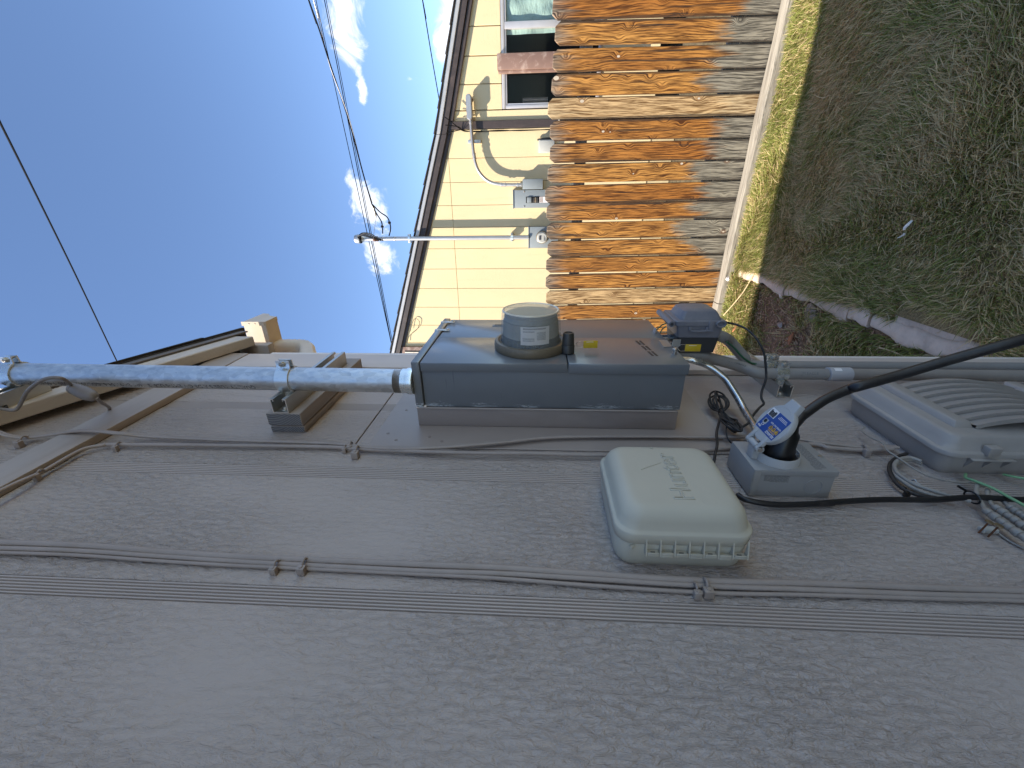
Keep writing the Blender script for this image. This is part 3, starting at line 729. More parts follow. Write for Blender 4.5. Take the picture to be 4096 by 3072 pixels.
# ------------------------------------------------------------------ service mast, struts, clamps
PXc = .1268
def pipe_y(z): return .9275+.0165*(z-2.08)
mast = thing('service_mast', 'galvanized steel mast pipe rising from the meter cabinet past the rake', 'pipe', (PXc, pipe_y(2.06), 2.062))
mb = MB(); mb.tube([(PXc, pipe_y(z), z) for z in np.linspace(2.09, 4.4, 12)], .0302, 40); mb.build('pipe', 'galvanized', mast, ang=60)
mb = MB(); mb.lathe((PXc, pipe_y(2.06), 2.0625), (0, 0, 1), [(0, .0335), (.003, .0340), (.016, .0335), (.017, .0315), (.029, .0315)], 36); mb.build('hub', 'zinc_clamp', mast)
mb = MB(); pr = []
for k in range(7): pr += [(.0295+.0028*k, .0296), (.0295+.0028*k+.0014, .0306)]
mb.lathe((PXc, pipe_y(2.06), 2.0625), (0, 0, 1), pr, 36, (False, False)); mb.build('thread', 'thread_steel', mast, ang=15)
phi0 = R(-106)
def wrapm(x, y):
    a = phi0-y/.0305; z = 2.47+x; return Vector((PXc+math.cos(a)*.0304, pipe_y(z)+math.sin(a)*.0304, z))
text_mesh('pipe_print', 'QUALITY TUBE S A DE C V EMT-S UL6  2  10FT E-191104-6  COL-2512180520  F-05/02/25 T-MT MADE IN MEXICO', .0165, (0,0,0), (0,0,1), (-1,0,0), 'ink', mast, wrap=wrapm)
def strut(name, label, X0, y0, y1, z0, depth=.039, grp='steel strut channels'):
    t = thing(name, label, 'strut', (X0, y0, z0), grp); w = .0413; th = .0026
    P = [(0, 0), (w, 0), (w, depth), (w-.0095, depth), (w-.0095, depth-.007), (w-.0070, depth-.007), (w-.0070, depth-th), (w-th, depth-th), (w-th, th), (th, th), (th, depth-th), (.0070, depth-th), (.0070, depth-.007), (.0095, depth-.007), (.0095, depth), (0, depth)]
    mb = MB(); mb.prism([(X0+d, y0, z0+a) for a, d in P], (0, y1-y0, 0)); ch = mb.build('channel', 'strut_steel', t, smooth=False)
    mb = MB(); mb.prism([(X0+d, y0-.0003, z0+a) for a, d in P], (0, .0002, 0)); mb.build('cut_end', 'cut_edge', ch, smooth=False)
    mb = MB(); mb.lathe((X0+th, y0+.022, z0+w/2), (1, 0, 0), [(0, .012), (.0015, .012), (.0018, .008), (.0055, .0075), (.0065, .005)], 20); mb.build('bolt', 'wire_steel', t)
    return t
st1 = strut('strut_channel', 'steel strut channel on two wood blocks holding the mast', .0592, .872, 1.215, 2.375)
st2 = strut('strut_channel', 'lower dark steel strut channel clamping the grey plastic conduits', .0008, 1.118, 1.395, 1.015)
st3 = strut('strut_channel', 'topmost strut channel screwed across the cream rake board', .0602, .800, .985, 3.145)
def clamp(label, cx, cy, cz, r, Xs, w=.034):
    t = thing('pipe_clamp', label, 'clamp', (cx, cy, cz), 'strut pipe clamps')
    th = .0034; ri = r+.0006
    for sgn in (-1, 1):
        mb = MB(); rings = []
        pts = []
        # foot in the channel, round the pipe, then out as an ear
        pts.append((Xs-.012, sgn*.013)); pts.append((Xs+.002, sgn*.013))
        a0 = 205 if True else 0
        for k in range(15):
            a = R(150-k*132/14); pts.append((cx+math.cos(a)*(ri+th/2), sgn*math.sin(a)*(ri+th/2)))
        pts.append((cx+ri+.004, sgn*.0075)); pts.append((cx+ri+.021, sgn*.0065))
        for i, (x, y) in enumerate(pts):
            p = Vector((x, cy+y, cz)); q0 = Vector((*pts[max(i-1, 0)], 0)); q1 = Vector((*pts[min(i+1, len(pts)-1)], 0)); tg = (q1-q0).normalized(); nn = Vector((-tg.y, tg.x, 0))*th/2
            ww = w*(.55 if i < 2 else 1.)
            rings.append([p+nn+Vector((0, 0, ww/2)), p-nn+Vector((0, 0, ww/2)), p-nn-Vector((0, 0, ww/2)), p+nn-Vector((0, 0, ww/2))])
        mb.loft(rings); mb.build('half_strap', 'zinc_clamp', t, ang=50)
    mb = MB(); ex = cx+ri+.0135
    mb.lathe((ex, cy-.017, cz), (0, 1, 0), [(0, .0032), (.034, .0032)], 10); mb.build('bolt_shank', 'wire_steel', t)
    mb = MB(); mb.lathe((ex, cy-.0082, cz), (0, -1, 0), [(0, .0075), (.0055, .0075), (.0062, .006)], 6); mb.build('square_nut', 'strut_steel', t, ang=20)
    return t
c1 = clamp('zinc strap clamp on the mast at the wood blocks', PXc, pipe_y(2.395), 2.395, .0302, .0985)
text_mesh('size_mark', '2', .011, (0,0,0), (0,0,1), (-1,0,0), 'ink_grey', c1, wrap=lambda x, y: Vector((PXc+math.cos(R(-62)-y/.0335)*.0334, pipe_y(2.395)+math.sin(R(-62)-y/.0335)*.0334, 2.383+x)))
c3 = clamp('zinc strap clamp with red print at the top of the mast', PXc, pipe_y(3.166), 3.166, .0302, .0995)
# red-printed paper band on the top clamp, too worn to read
mb = MB()
mb.grid(lambda u, v: Vector((PXc+math.cos(R(-95+60*u))*.0335, pipe_y(3.166)+math.sin(R(-95+60*u))*.0335, 3.158+.016*v)), 8, 1); mb.build('paper_band', 'paper', c3)
mb = MB()
for k in range(6):
    a = -90+9*k; mb.grid(lambda u, v: Vector((PXc+math.cos(R(a+6*u))*.0337, pipe_y(3.166)+math.sin(R(a+6*u))*.0337, 3.161+.007*v)), 2, 1)
mb.build('band_print', 'rust', c3, smooth=False)
# wood blocks under the middle strut
for lab_, x0, x1, y0 in (('thick two-by-four block directly under the strut channel', .0225, .0585, .872), ('thin painted board between the two-by-four block and siding', .0005, .0195, .876)):
    t = thing('wood_block', lab_, 'wood block', (x0, y0, 2.347), 'mast support blocks')
    mb = MB(); mb.box(x0, x1, y0, 1.262, 2.347, 2.438, .003); mb.build('block', 'block_wood', t)
    mb = MB(); mb.box(x0+.0025, x1-.0025, y0-.0006, y0, 2.3495, 2.4355); mb.build('end_grain', 'block_end', t)
mb = MB(); mb.lathe((.0588, 1.238, 2.394), (1, 0, 0), [(0, .007), (.0006, .006), (.0002, .001)], 12); o = mb.build('knot_plug', 'rust', bpy.data.objects['wood_block'])

# ------------------------------------------------------------------ conduits under the cabinet
emt = thing('bent_conduit', 'thin bent steel conduit from cabinet down to the inlet box', 'conduit', (.12, .95, 1.40))
pp = [PX(*za(300, 868), .125), PX(*za(400, 890), .122), PX(*za(520, 930), .113), PX(*za(650, 1010), .099), PX(*za(760, 1110), .082), PX(*za(850, 1240), .065), PX(*za(930, 1370), .05), PX(*za(1000, 1500), .04)]
pp = [Vector((.125, pp[0].y+.004, 1.402))]+pp+[PX(*z4(1090, 1290), .036), Vector((.035, .795, 1.262)), Vector((.035, .772, 1.25))]
mb = MB(); mb.tube(smoothpath(pp, 6), .0092, 20); mb.build('tube', 'emt_steel', emt, ang=60)
mb = MB(); mb.lathe((.035, .7725, 1.25), (0, 1, .35), [(0, .013), (.004, .013), (.005, .0115), (.018, .0115), (.019, .0095)], 16); mb.build('connector', 'zinc_clamp', emt)
VX, VY = .0575, 1.162
pv = thing('plastic_conduit', 'grey plastic conduit bending from cabinet and running down the wall', 'conduit', (VX, VY, 0), 'grey plastic conduits')
pp = [(.115, 1.175, 1.41), PX(*za(430, 822), .110), PX(*za(560, 850), .100), PX(*za(750, 898), .084), PX(*za(950, 957), .069), (VX+.002, VY, 1.10), (VX, VY, 1.05), (VX, VY, .99), (VX, VY, .905)]
path = smoothpath(pp, 6); mb = MB(); mb.tube(path, .0167, 24); mb.build('tube', 'pvc_grey', pv, ang=60)
mb = MB(); mb.lathe((VX, VY, .84), (0, 0, 1), [(0, .0168), (.0005, .0205), (.062, .0205), (.0635, .0168)], 28); mb.build('coupling', 'pvc_collar', pv)
mb = MB(); mb.tube([(VX, VY, z) for z in np.linspace(.84, -.02, 6)], .0169, 24); mb.build('lower_tube', 'pvc_painted', pv, ang=60)
mb = MB(); mb.grid(lambda u, v: Vector((VX+math.cos(R(-40+30*u))*.0208, VY+math.sin(R(-40+30*u))*.0208, .872+.02*v)), 5, 1); mb.build('sticker', 'paper', pv)
def wrapp(zc0, ph):
    def f(x, y):
        a = ph+y/.0168; z = zc0-x
        # follow the bend of the tube
        best = min(range(len(path)), key=lambda i: abs(path[i].z-z)); c = path[best]
        if 0 < best < len(path)-1:
            nb = path[best+1] if path[best+1].z < z < c.z or path[best-1].z < z else path[best-1]
            if abs(nb.z-c.z) > 1e-6: c = c.lerp(nb, max(0, min(1, (z-c.z)/(nb.z-c.z))))
        return Vector((c.x+math.cos(a)*.0170, c.y+math.sin(a)*.0170, z))
    return f
text_mesh('pipe_print', 'Made in America', .0105, (0,0,0), (0,0,-1), (1,0,0), 'ink', pv, wrap=wrapp(1.205, R(-62)))
text_mesh('pipe_print', 'JM EAGLE', .0115, (0,0,0), (0,0,-1), (1,0,0), 'ink_grey', pv, wrap=wrapp(.985, R(-75)))
clamp('strap clamp on the near grey plastic conduit at lower strut', VX, VY, 1.036, .0167, .039, .033)
pv2 = thing('plastic_conduit', 'farther grey plastic conduit dropping from the small grey box', 'conduit', (.0575, 1.285, 0), 'grey plastic conduits')
pp = [(.17, 1.25, 1.26), PX(*za(700, 585), .160), PX(*za(800, 640), .135), PX(*za(900, 750), .105), PX(*za(985, 850), .080), (.0605, 1.225, 1.10), (.0575, 1.222, 1.02), (.0575, 1.222, .6), (.0575, 1.222, -.02)]
mb = MB(); mb.tube(smoothpath(pp, 6), .0167, 20); mb.build('tube', 'pvc_grey', pv2, ang=60)
clamp('strap clamp on the farther grey plastic conduit near house corner', .0575, 1.222, 1.036, .0167, .039, .033)
gw = [Vector(p)+Vector((.0, -.02, -.012)) for p in (PX(*za(690, 630), .150), PX(*za(780, 700), .125), PX(*za(870, 800), .10), PX(*za(980, 880), .075), PX(*za(1120, 905), .06))]
mb = MB(); mb.tube(smoothpath(gw, 6), .003, 8); tag(mb.build('ground_wire', 'green_dark', None), 'dark green ground wire beside the farther plastic conduit', 'wire')

# ------------------------------------------------------------------ small weatherproof box under the cabinet
jb = thing('weatherproof_box', 'small dark grey weatherproof box with domed lid below the cabinet', 'box', (.18, 1.2, 1.24))
JY0, JY1 = 1.150, 1.268
def jr(X, iz0, iz1, iy0, iy1, r): return (X, JY0+iy0, JY1-iy1, 1.2395+iz0, 1.3525-iz1, r)
mb = MB(); mb.rrect([(.126, JY0+.003, JY1-.003, 1.243, 1.346, .006), (.1705, JY0+.001, JY1-.001, 1.236, 1.352, .007)]); mb.build('back_box', 'jbox_dark', jb)
mb = MB(); mb.rrect([(.1718, JY0+.001, JY1-.001, 1.236, 1.353, .007), (.208, JY0-.002, JY1+.002, 1.231, 1.360, .008)]); mb.build('collar', 'jbox_grey', jb)
mb = MB(); mb.rrect([(.2085, JY0-.006, JY1+.006, 1.226, 1.367, .010), (.2195, JY0-.006, JY1+.006, 1.226, 1.367, .010), (.2215, JY0-.004, JY1+.004, 1.228, 1.365, .009)]); mb.build('lid_rim', 'jbox_grey', jb)
mb = MB(); mb.rrect([(.2216, JY0+.004, JY1-.004, 1.236, 1.351, .010), (.236, JY0+.010, JY1-.010, 1.243, 1.346, .012), (.2445, JY0+.015, JY1-.015, 1.249, 1.342, .013), (.248, JY0+.022, JY1-.022, 1.258, 1.333, .012), (.2495, JY0+.035, JY1-.035, 1.275, 1.318, .01)]); mb.build('dome', 'jbox_grey', jb, ang=28)
mb = MB(); mb.tube([(.214, JY0-.010, 1.378), (.214, JY1+.008, 1.378)], .0085, 14); mb.box(.209, .219, JY0, JY1, 1.366, 1.376, .002); hg = mb.build('hinge', 'jbox_grey', jb)
mb = MB(); mb.lathe((.214, JY0-.0105, 1.378), (0, -1, 0), [(0, .0045), (.0004, .0045)], 12); mb.build('hinge_pin', 'jbox_dark', hg)
mb = MB(); mb.tube(smoothpath([(.205, JY0-.004, 1.325), (.196, JY0-.006, 1.324), (.193, JY0-.006, 1.318), (.193, JY0-.006, 1.285), (.196, JY0-.006, 1.279), (.205, JY0-.004, 1.278)], 3), .0035, 8); mb.build('handle', 'jbox_grey', jb)
mb = MB(); mb.box(.195, .222, JY0-.0095, JY0-.003, 1.262, 1.276, .0012); mb.box(.193, .197, JY0-.012, JY0-.004, 1.261, 1.277, .001); mb.build('latch', 'jbox_grey', jb)
mb = MB()
ring = [Vector((.214+.008*math.cos(a), JY0-.0085, 1.243+.012*math.sin(a))) for a in np.linspace(0, 2*math.pi, 17)]
mb.tube(ring, .003, 8); mb.build('padlock_eye', 'jbox_grey', jb)
mb = MB(); mb.tube([(.15, 1.21, 1.345), (.15, 1.21, 1.402)], .012, 16); mb.build('nipple', 'zinc_clamp', jb)
mb = MB(); mb.box(.128, .16, 1.135, 1.15, 1.352, 1.372, .002); mb.lathe((.1605, 1.142, 1.362), (1, 0, 0), [(0, .006), (.003, .006), (.0032, .003)], 10); mb.build('ground_lug', 'zinc_clamp', jb)
for k in range(2):
    q = [PX(*za(45, 430+40*k), .21), PX(*za(10, 445+45*k), .205), PX(*z4(300+k*10, 420+k*30), .198), PX(*z4(262+30*k, 455+20*k), .19)]
    mb = MB(); mb.tube(smoothpath(q, 5), .0018, 8); tag(mb.build('jumper_wire', 'green_dark', None), ('upper' if k == 0 else 'lower')+' thin green jumper wire arching from the grey box hinge', 'wire', 'green jumper wires')

# ------------------------------------------------------------------ irrigation controller
ic = thing('irrigation_controller', 'pale sage plastic irrigation controller with rounded lid and raised lettering', 'controller', (0, .59, 1.42))
HY0, HY1, HZ0, HZ1 = .488, .703, 1.415, 1.629
def hr(X, i, r): return (X, HY0+i, HY1-i, HZ0+i, HZ1-i, r)
mb = MB(); mb.rrect([hr(.0005, .008, .026), hr(.008, .005, .028), hr(.046, .003, .029), hr(.0475, .004, .028)], 8); mb.build('base', 'hunter_plastic', ic, ang=50)
mb = MB(); mb.rrect([hr(.0485, .003, .028), hr(.050, .001, .03), hr(.0685, .0, .03), hr(.0705, .0015, .03), hr(.0715, .0045, .03), hr(.074, .006, .03), hr(.086, .0085, .03), hr(.094, .0115, .03), hr(.100, .0165, .028), hr(.1038, .023, .025), hr(.1052, .030, .022), hr(.1056, .038, .02)], 8); lid = mb.build('lid', 'hunter_plastic', ic, ang=60)
# lettering: raised outline script
text_mesh('raised_letters', 'Hunter', .0455, (.1058, .527, 1.5035), (0, 1, 0), (0, 0, 1), 'hunter_plastic', lid, outline=.0011, shear=.0, sx=.98)
mb = MB(); mb.tube([(.1058, .606, 1.570), (.1058, .628, 1.530)], .0009, 6); mb.build('raised_stroke', 'hunter_plastic', lid)
text_mesh('raised_mark', '®', .009, (.1058, .672, 1.532), (0, 1, 0), (0, 0, 1), 'hunter_plastic', lid, outline=.00025)
# hinge lugs on the near side
hz = np.linspace(1.583, 1.430, 8)
for k in range(8):
    mb = MB(); mb.prism([(.061, HY0+.001, hz[k]), (.033, HY0+.003, hz[k]), (.033, HY0-.0075, hz[k]), (.038, HY0-.0065, hz[k])], (0, 0, -.0024)); mb.build('hinge_web', 'hunter_plastic', ic)
for k in range(7):
    a, b = hz[k]-.003, hz[k+1]+.0006; o_ = 0 if k % 2 == 0 else .0022
    mb = MB(); mb.box(.0325-o_, .0365-o_, HY0-.0070, HY0+.003, b, a, .0006)
    mb.box(.0365-o_, .0395, HY0-.0070, HY0-.0050, b, a, .0006); mb.build('hinge_knuckle', 'hunter_plastic', ic)
    m_ = (a+b)/2
    mb = MB(); mb.box(.0366-o_, .0372-o_, HY0-.0048, HY0-.0010, m_-.0035, m_+.0035); mb.build('hinge_slot', 'panel_seam', ic)
mb = MB(); mb.tube([(.044, HY0+.003, 1.60), (.044, HY0-.002, 1.606)], .003, 8); mb.build('lock_tab', 'hunter_plastic', ic)

# ------------------------------------------------------------------ power inlet box
ib = thing('power_inlet_box', 'light grey power inlet box with flip lid propped open on a plug', 'inlet box', (0, .72, 1.18))
IY0, IY1, IZ0, IZ1, IX = .671, .772, 1.182, 1.336, .064
mb = MB(); mb.box(.0005, .0625, IY0+.0015, IY1-.0015, IZ0+.0015, IZ1-.0015, .002); mb.build('back_box', 'inlet_grey', ib)
mb = MB(); mb.box(.0630, IX, IY0, IY1, IZ0, IZ1, .0004); mb.box(.052, IX-.0002, IY0-.0006, IY0+.0006, IZ0, IZ1, .0003); mb.box(.004, IX-.0002, IY0, IY1, IZ1-.0006, IZ1+.0010, .0004); mb.box(.003, IX-.0006, IY0-.0010, IY0+.0008, IZ1-.012, IZ1-.0008, .0003); cv = mb.build('cover', 'inlet_grey', ib)
mb = MB(); ko = PY(*zb(1120, 1470), IY0)
ring = [Vector((ko.x+.0165*math.cos(a), IY0+.0012, ko.z+.0165*math.sin(a))) for a in np.linspace(0, 2*math.pi, 33)]
mb.tube(ring, .0007, 6); mb.build('knockout', 'inlet_grey', ib)
RC = (.7155, 1.2765)
mb = MB(); mb.lathe((IX-.0005, *RC), (1, 0, 0), [(0, .0415), (.0165, .0400), (.0175, .0392), (.0172, .0376), (.006, .0368), (.004, .036), (.004, .001)], 48, (False, True)); mb.build('flange_ring', 'lid_grey', cv, ang=35)
mb = MB(); mb.lathe((IX+.0042, *RC), (1, 0, 0), [(0, .0358), (.0035, .0355), (.004, .034), (.004, .001)], 40); mb.build('inlet_face', 'black_plastic', ib)
for a in (40, 220):
    mb = MB(); mb.lathe((IX+.0083, RC[0]+.029*math.cos(R(a)), RC[1]-.029*math.sin(R(a))), (1, 0, 0), [(0, .0038), (.0016, .0032), (.002, .001)], 10); mb.build('face_screw', 'wire_steel', ib)
sp_ = PX(*zb(1215, 1020), IX)
mb = MB(); mb.lathe((IX, sp_.y, sp_.z), (1, 0, 0), [(0, .0042), (.002, .0036), (.0025, .001)], 10); mb.build('cover_screw', 'wire_steel', ib)
# hinge block and open lid
HXc, HZc = .0945, 1.3235; TH = R(56)
dl = Vector((math.sin(TH), 0, -math.cos(TH))); nl = Vector((math.cos(TH), 0, math.sin(TH))); yv = Vector((0, 1, 0)); hp = Vector((HXc, RC[0], HZc))
mb = MB(); mb.box(IX, .0945, .706, .729, 1.3115, 1.328, .002); mb.tube([(HXc, .704, HZc), (HXc, .731, HZc)], .0066, 16); mb.build('hinge_block', 'lid_grey', ib)
mb = MB()
for s in (-1, 1):
    c0 = hp+yv*(s*.0185)
    mb.tube([c0-yv*.0042, c0+yv*.0042], .0076, 18)
    mb.obox(c0-yv*.0042-nl*.0005, dl*.026, yv*.0084, nl*.0078, .001)
arms = mb.build('lid_arm', 'lid_grey', ib)
mb = MB(); mb.lathe(hp-yv*.0228, (0, -1, 0), [(0, .0048), (.0012, .0044), (.0014, .001)], 14); mb.build('hinge_pin', 'wire_steel', arms)
dc = hp+dl*.0520
mb = MB()
out = []
for k in range(72):
    a = 2*math.pi*k/72; out.append((math.cos(a)*.0415, math.sin(a)*.0415))
def lidring(off, sc):
    pts = []
    for k in range(72):
        a = 2*math.pi*k/72; r = .0415*sc
        x, y = math.cos(a)*r, math.sin(a)*r
        # finger tab away from the hinge
        if abs(a) < .36 or abs(a-2*math.pi) < .36:
            x = (.0415+.0145)*sc; y = math.tan(a if a < 3 else a-2*math.pi)*.0415*sc*.95
        pts.append(dc+dl*x+yv*y+nl*off)
    return pts
mb.loft([lidring(-.0055, .985), lidring(-.0045, 1.0), lidring(.0045, 1.0), lidring(.0058, .975)])
ldo = mb.build('flip_lid', 'lid_grey', ib, ang=40)
mb = MB(); mb.tube([dc+dl*.037*math.cos(a)+yv*.037*math.sin(a)+nl*.0056 for a in np.linspace(0, 2*math.pi, 49)], .0007, 6); mb.build('lid_bead', 'lid_grey', ldo)
# sticker: reads along the hinge, top edge at the hinge
so_ = dc-dl*.0245-yv*.0305+nl*.0062
def spt(u, v, off=0.): return so_+yv*u+dl*v+nl*off
def quad(name, u0, u1, v0, v1, off, mat, parent):
    mb = MB(); mb.obox(spt(u0, v0, off-.0002), yv*(u1-u0), dl*(v1-v0), nl*.0003); return mb.build(name, mat, parent, smooth=False)
SW, SH = .061, .0475
stk = quad('sticker', 0, SW, 0, SH, .0000, 'sticker_blue', ldo)
quad('barcode_label', .0385, SW, .0305, SH, .0004, 'sticker_white', stk)
rs = random.Random(9); u = .0405
mb = MB()
while u < .058:
    w = rs.uniform(.0003, .0011); mb.obox(spt(u, .0315, .0008), yv*w, dl*(.0105 if rs.random() > .2 else .0125), nl*.0002); u += w+rs.uniform(.0003, .0008)
mb.build('barcode', 'ink', stk, smooth=False)
text_mesh('sticker_text', 'RELIANCE', .0071, spt(.0015, .0075, .0006), yv, -dl, 'sticker_white', stk, bold=.00018, shear=.15, sx=.82)
quad('gold_rule', .0055, .0275, .0095, .0108, .0004, 'sticker_gold', stk)
text_mesh('sticker_text', 'POWER INLET BOX', .0043, spt(.0015, .0255, .0006), yv, -dl, 'sticker_white', stk, bold=.0001, shear=.12, sx=.90)
text_mesh('sticker_text', 'PB30', .0052, spt(.0475, .0070, .0006), yv, -dl, 'sticker_white', stk, bold=.00015, sx=.95)
for k, tx in enumerate(('', '30', '')):
    u0 = .0022+.0098*k
    mb = MB(); mb.prism([spt(u0+a, b_, .0003) for a, b_ in ((0, .0125), (.0082, .0125), (.0082, .0172), (.0066, .0198), (.0041, .0208), (.0016, .0198), (0, .0172))], nl*.0002); mb.build('badge', 'sticker_gold', stk, smooth=False)
    if tx: text_mesh('badge_text', tx, .0056, spt(u0+.0012, .0190, .0008), yv, -dl, 'ink', stk, bold=.0001, sx=.95)
    else:
        mb = MB()
        if k == 0: mb.tube([spt(u0+.0041+.0028*math.cos(a), .0166+.0028*math.sin(a), .0007) for a in np.linspace(.4, 5.6, 20)], .0003, 4)
        else:
            for q in range(3): mb.obox(spt(u0+.0018, .0145+.0018*q, .0006), yv*.0046, dl*.0011, nl*.0002)
        mb.build('badge_mark', 'ink', stk, smooth=False)
quad('photo_panel', .0430, .0550, .0135, .0235, .0003, 'lid_grey', stk)
mb = MB(); mb.lathe(spt(.0495, .0190, .0006), nl, [(0, .0040), (.0003, .0040)], 20); mb.build('photo_inlet', 'black_plastic', stk)
mb = MB(); mb.tube([spt(.0478+.0032*math.cos(a), .0110+.0022*math.sin(a), .0008) for a in np.linspace(0, 6.28, 20)], .0005, 5); mb.build('photo_lid', 'sticker_white', stk)
mb = MB()
for k in range(3): mb.obox(spt(.003+.0015*k, .0375+.0022*k, .0004), yv*(.028-.003*k), dl*.0007, nl*.0002)
mb.build('fine_print', 'sticker_white', stk, smooth=False)
# printed notices (too small to read): rows of word-length dashes
def printed(parent, o, xd, yd, rows, mat, name='printed_notice'):
    mb = MB(); xd, yd = Vector(xd), Vector(yd); rs = random.Random(len(rows)*3+1); nn = xd.cross(yd).normalized()
    for r, (x0, x1) in enumerate(rows):
        x = x0
        while x < x1:
            w = min(rs.uniform(.0035, .0085), x1-x); mb.obox(Vector(o)+xd*x+yd*(-.0026*r), xd*w, yd*.0008, nn*.0002); x += w+.0016
    mb.build(name, mat, parent, smooth=False)
printed(ib, (.0372, IY0-.0004+.0008, 1.315), (0, 0, -1), (-1, 0, 0), [(.012, .047)]*1+[(.0, .047)]*5+[(.040, .047)], 'ink_grey')
printed(cv, (IX+.0003, .672, 1.221), (0, 1, 0), (0, 0, 1), [(.004, .024)]+[(.004, .09)]*4+[(.008, .094)]*4, 'ink_grey')
# plug and generator cord
gc_ = thing('generator_cord', 'thick black generator cord plugged into the inlet and sagging right', 'cord', (IX, RC[0], RC[1]))
mb = MB(); mb.lathe((IX+.008, *RC), (1, 0, -.12), [(0, .0285), (.018, .0285), (.024, .026), (.05, .024), (.056, .019), (.068, .016)], 32); mb.build('plug', 'black_plastic', gc_, ang=40)
cp = [(.125, .7155, 1.268), (.140, .720, 1.255), PX(*zb(930, 440), .149), PX(*zb(1010, 375), .155), PX(*zb(1300, 175), .178), PX(*zb(1659, 20), .198), PX(*z6(350, 522), .208), PX(*z6(600, 452), .232), PX(*z6(900, 362), .265), PX(*z6(1351, 236), .31), PX(4300, 1290, .335), PX(4700, 1180, .36), Vector((.43, .86, .22)), Vector((.56, .93, .06)), Vector((.85, .80, .055)), Vector((1.3, .55, .055))]
mb = MB(); mb.tube(smoothpath(cp, 8), .0093, 18); mb.build('cord', 'black_rubber', gc_, ang=60)

# ------------------------------------------------------------------ thin black cord with tied coil
co = thing('tied_cord', 'thin black cord from the grey box with a tied coil of slack', 'cord', tuple(PX(*z4(800, 1140), .03)))
pts = [PX(*za(775, 424), .217), PX(*za(900, 450), .212), PX(*za(1040, 520), .205), PX(*za(1150, 640), .190), PX(*za(1222, 780), .165), PX(*za(1245, 950), .13), PX(*za(1248, 1100), .10), PX(*za(1200, 1250), .07), PX(*za(1194, 1335), .058), PX(*za(1222, 1400), .05), PX(*za(1170, 1450), .046), PX(*za(1095, 1540), .042), PX(*za(1040, 1630), .04), PX(*z4(1000, 1245), .038), PX(*z4(950, 1265), .036), PX(*z4(885, 1225), .034), PX(*z4(830, 1150), .033), PX(*z4(795, 1138), .03)]
mb = MB(); mb.tube(smoothpath(pts, 6), .0030, 8); mb.build('lead', 'old_black', co, ang=60)
tie = PX(*z4(798, 1142), .030); e1 = PX(*z4(757, 1020), .030); e2 = PX(*z4(925, 1300), .030)
for k in range(5):
    rs = random.Random(k+20); off = Vector((rs.uniform(-.008, .012), rs.uniform(-.006, .006), 0))
    d = (e1-tie)*(1+rs.uniform(-.12, .14)); sidev = Vector((0, d.z, -d.y)).normalized()*(.0065+.0042*k)+Vector((.003*(k-2), 0, 0))
    lp = [tie, tie+d*.35+sidev*.9+off*.4, tie+d*.8+sidev*.9+off, tie+d*1.06+off, tie+d*.8-sidev*.9+off, tie+d*.35-sidev*.8, tie]
    d2 = (e2-tie)*(1+rs.uniform(-.2, .1)); s2 = Vector((0, d2.z, -d2.y)).normalized()*(.003+.0028*k)
    lp += [tie+d2*.35+s2, tie+d2*.8+s2*1.2+off, tie+d2*1.03+off, tie+d2*.8-s2*1.2+off, tie+d2*.35-s2, tie]
    mb = MB(); mb.tube(smoothpath(lp, 5), .0026, 7); mb.build('coil_loop', 'old_black', co, ang=60)
mb = MB(); mb.tube([tie+Vector((.012*math.cos(a), .008*math.sin(a), .003*math.sin(a))) for a in np.linspace(0, 12.6, 40)], .0013, 6); mb.build('tie', 'black_plastic', co)
pts = [tie, PX(*z4(785, 1200), .03), PX(*z4(760, 1310), .03), PX(*z4(765, 1400), .032), PX(*z4(742, 1520), .03), PX(*z4(730, 1600), .02)]
mb = MB(); mb.tube(smoothpath(pts, 6), .0030, 8); mb.build('tail', 'old_black', co, ang=60)
pts = [tie, PX(*z4(838, 1240), .03), PX(*z4(840, 1310), .028), PX(*z4(860, 1370), .02), PX(*z4(890, 1398), .012)]
mb = MB(); mb.tube(smoothpath(pts, 6), .0016, 6); mb.build('thin_tail', 'old_black', co, ang=60)

# ------------------------------------------------------------------ cables stapled along the siding
def cable(name, label, strands, mat, clips=(), grp='cables stapled along the siding', cmat='painted_cable'):
    t = thing(name, label, 'cable', tuple(strands[0][0][0]), grp)
    for pts, r in strands:
        mb = MB(); mb.tube(smoothpath(pts, 6), r, 10); mb.build('strand', mat, t, ang=60)
    for p, sz in clips:
        p = Vector(p); sz *= .72; mb = MB(); mb.obox(p+Vector((-p.x+.0005, -sz*1.3, -sz*.5)), (p.x+sz*.35, 0, 0), (0, sz*.8, 0), (0, 0, sz), .0012)
        ar = [Vector((p.x+.0, p.y-sz*.7, p.z)), Vector((p.x+sz*.55, p.y-sz*.3, p.z)), Vector((p.x+sz*.6, p.y+sz*.2, p.z)), Vector((p.x+.0, p.y+sz*.7, p.z))]
        mb.tube(smoothpath(ar, 3), sz*.17, 7); mb.lathe((p.x+sz*.35, p.y-sz*.9, p.z), (1, 0, 0), [(0, sz*.28), (sz*.15, sz*.22)], 8)
        mb.build('clip', cmat, t)
    return t
def off(pts, v): return [p+Vector(v) for p in pts]
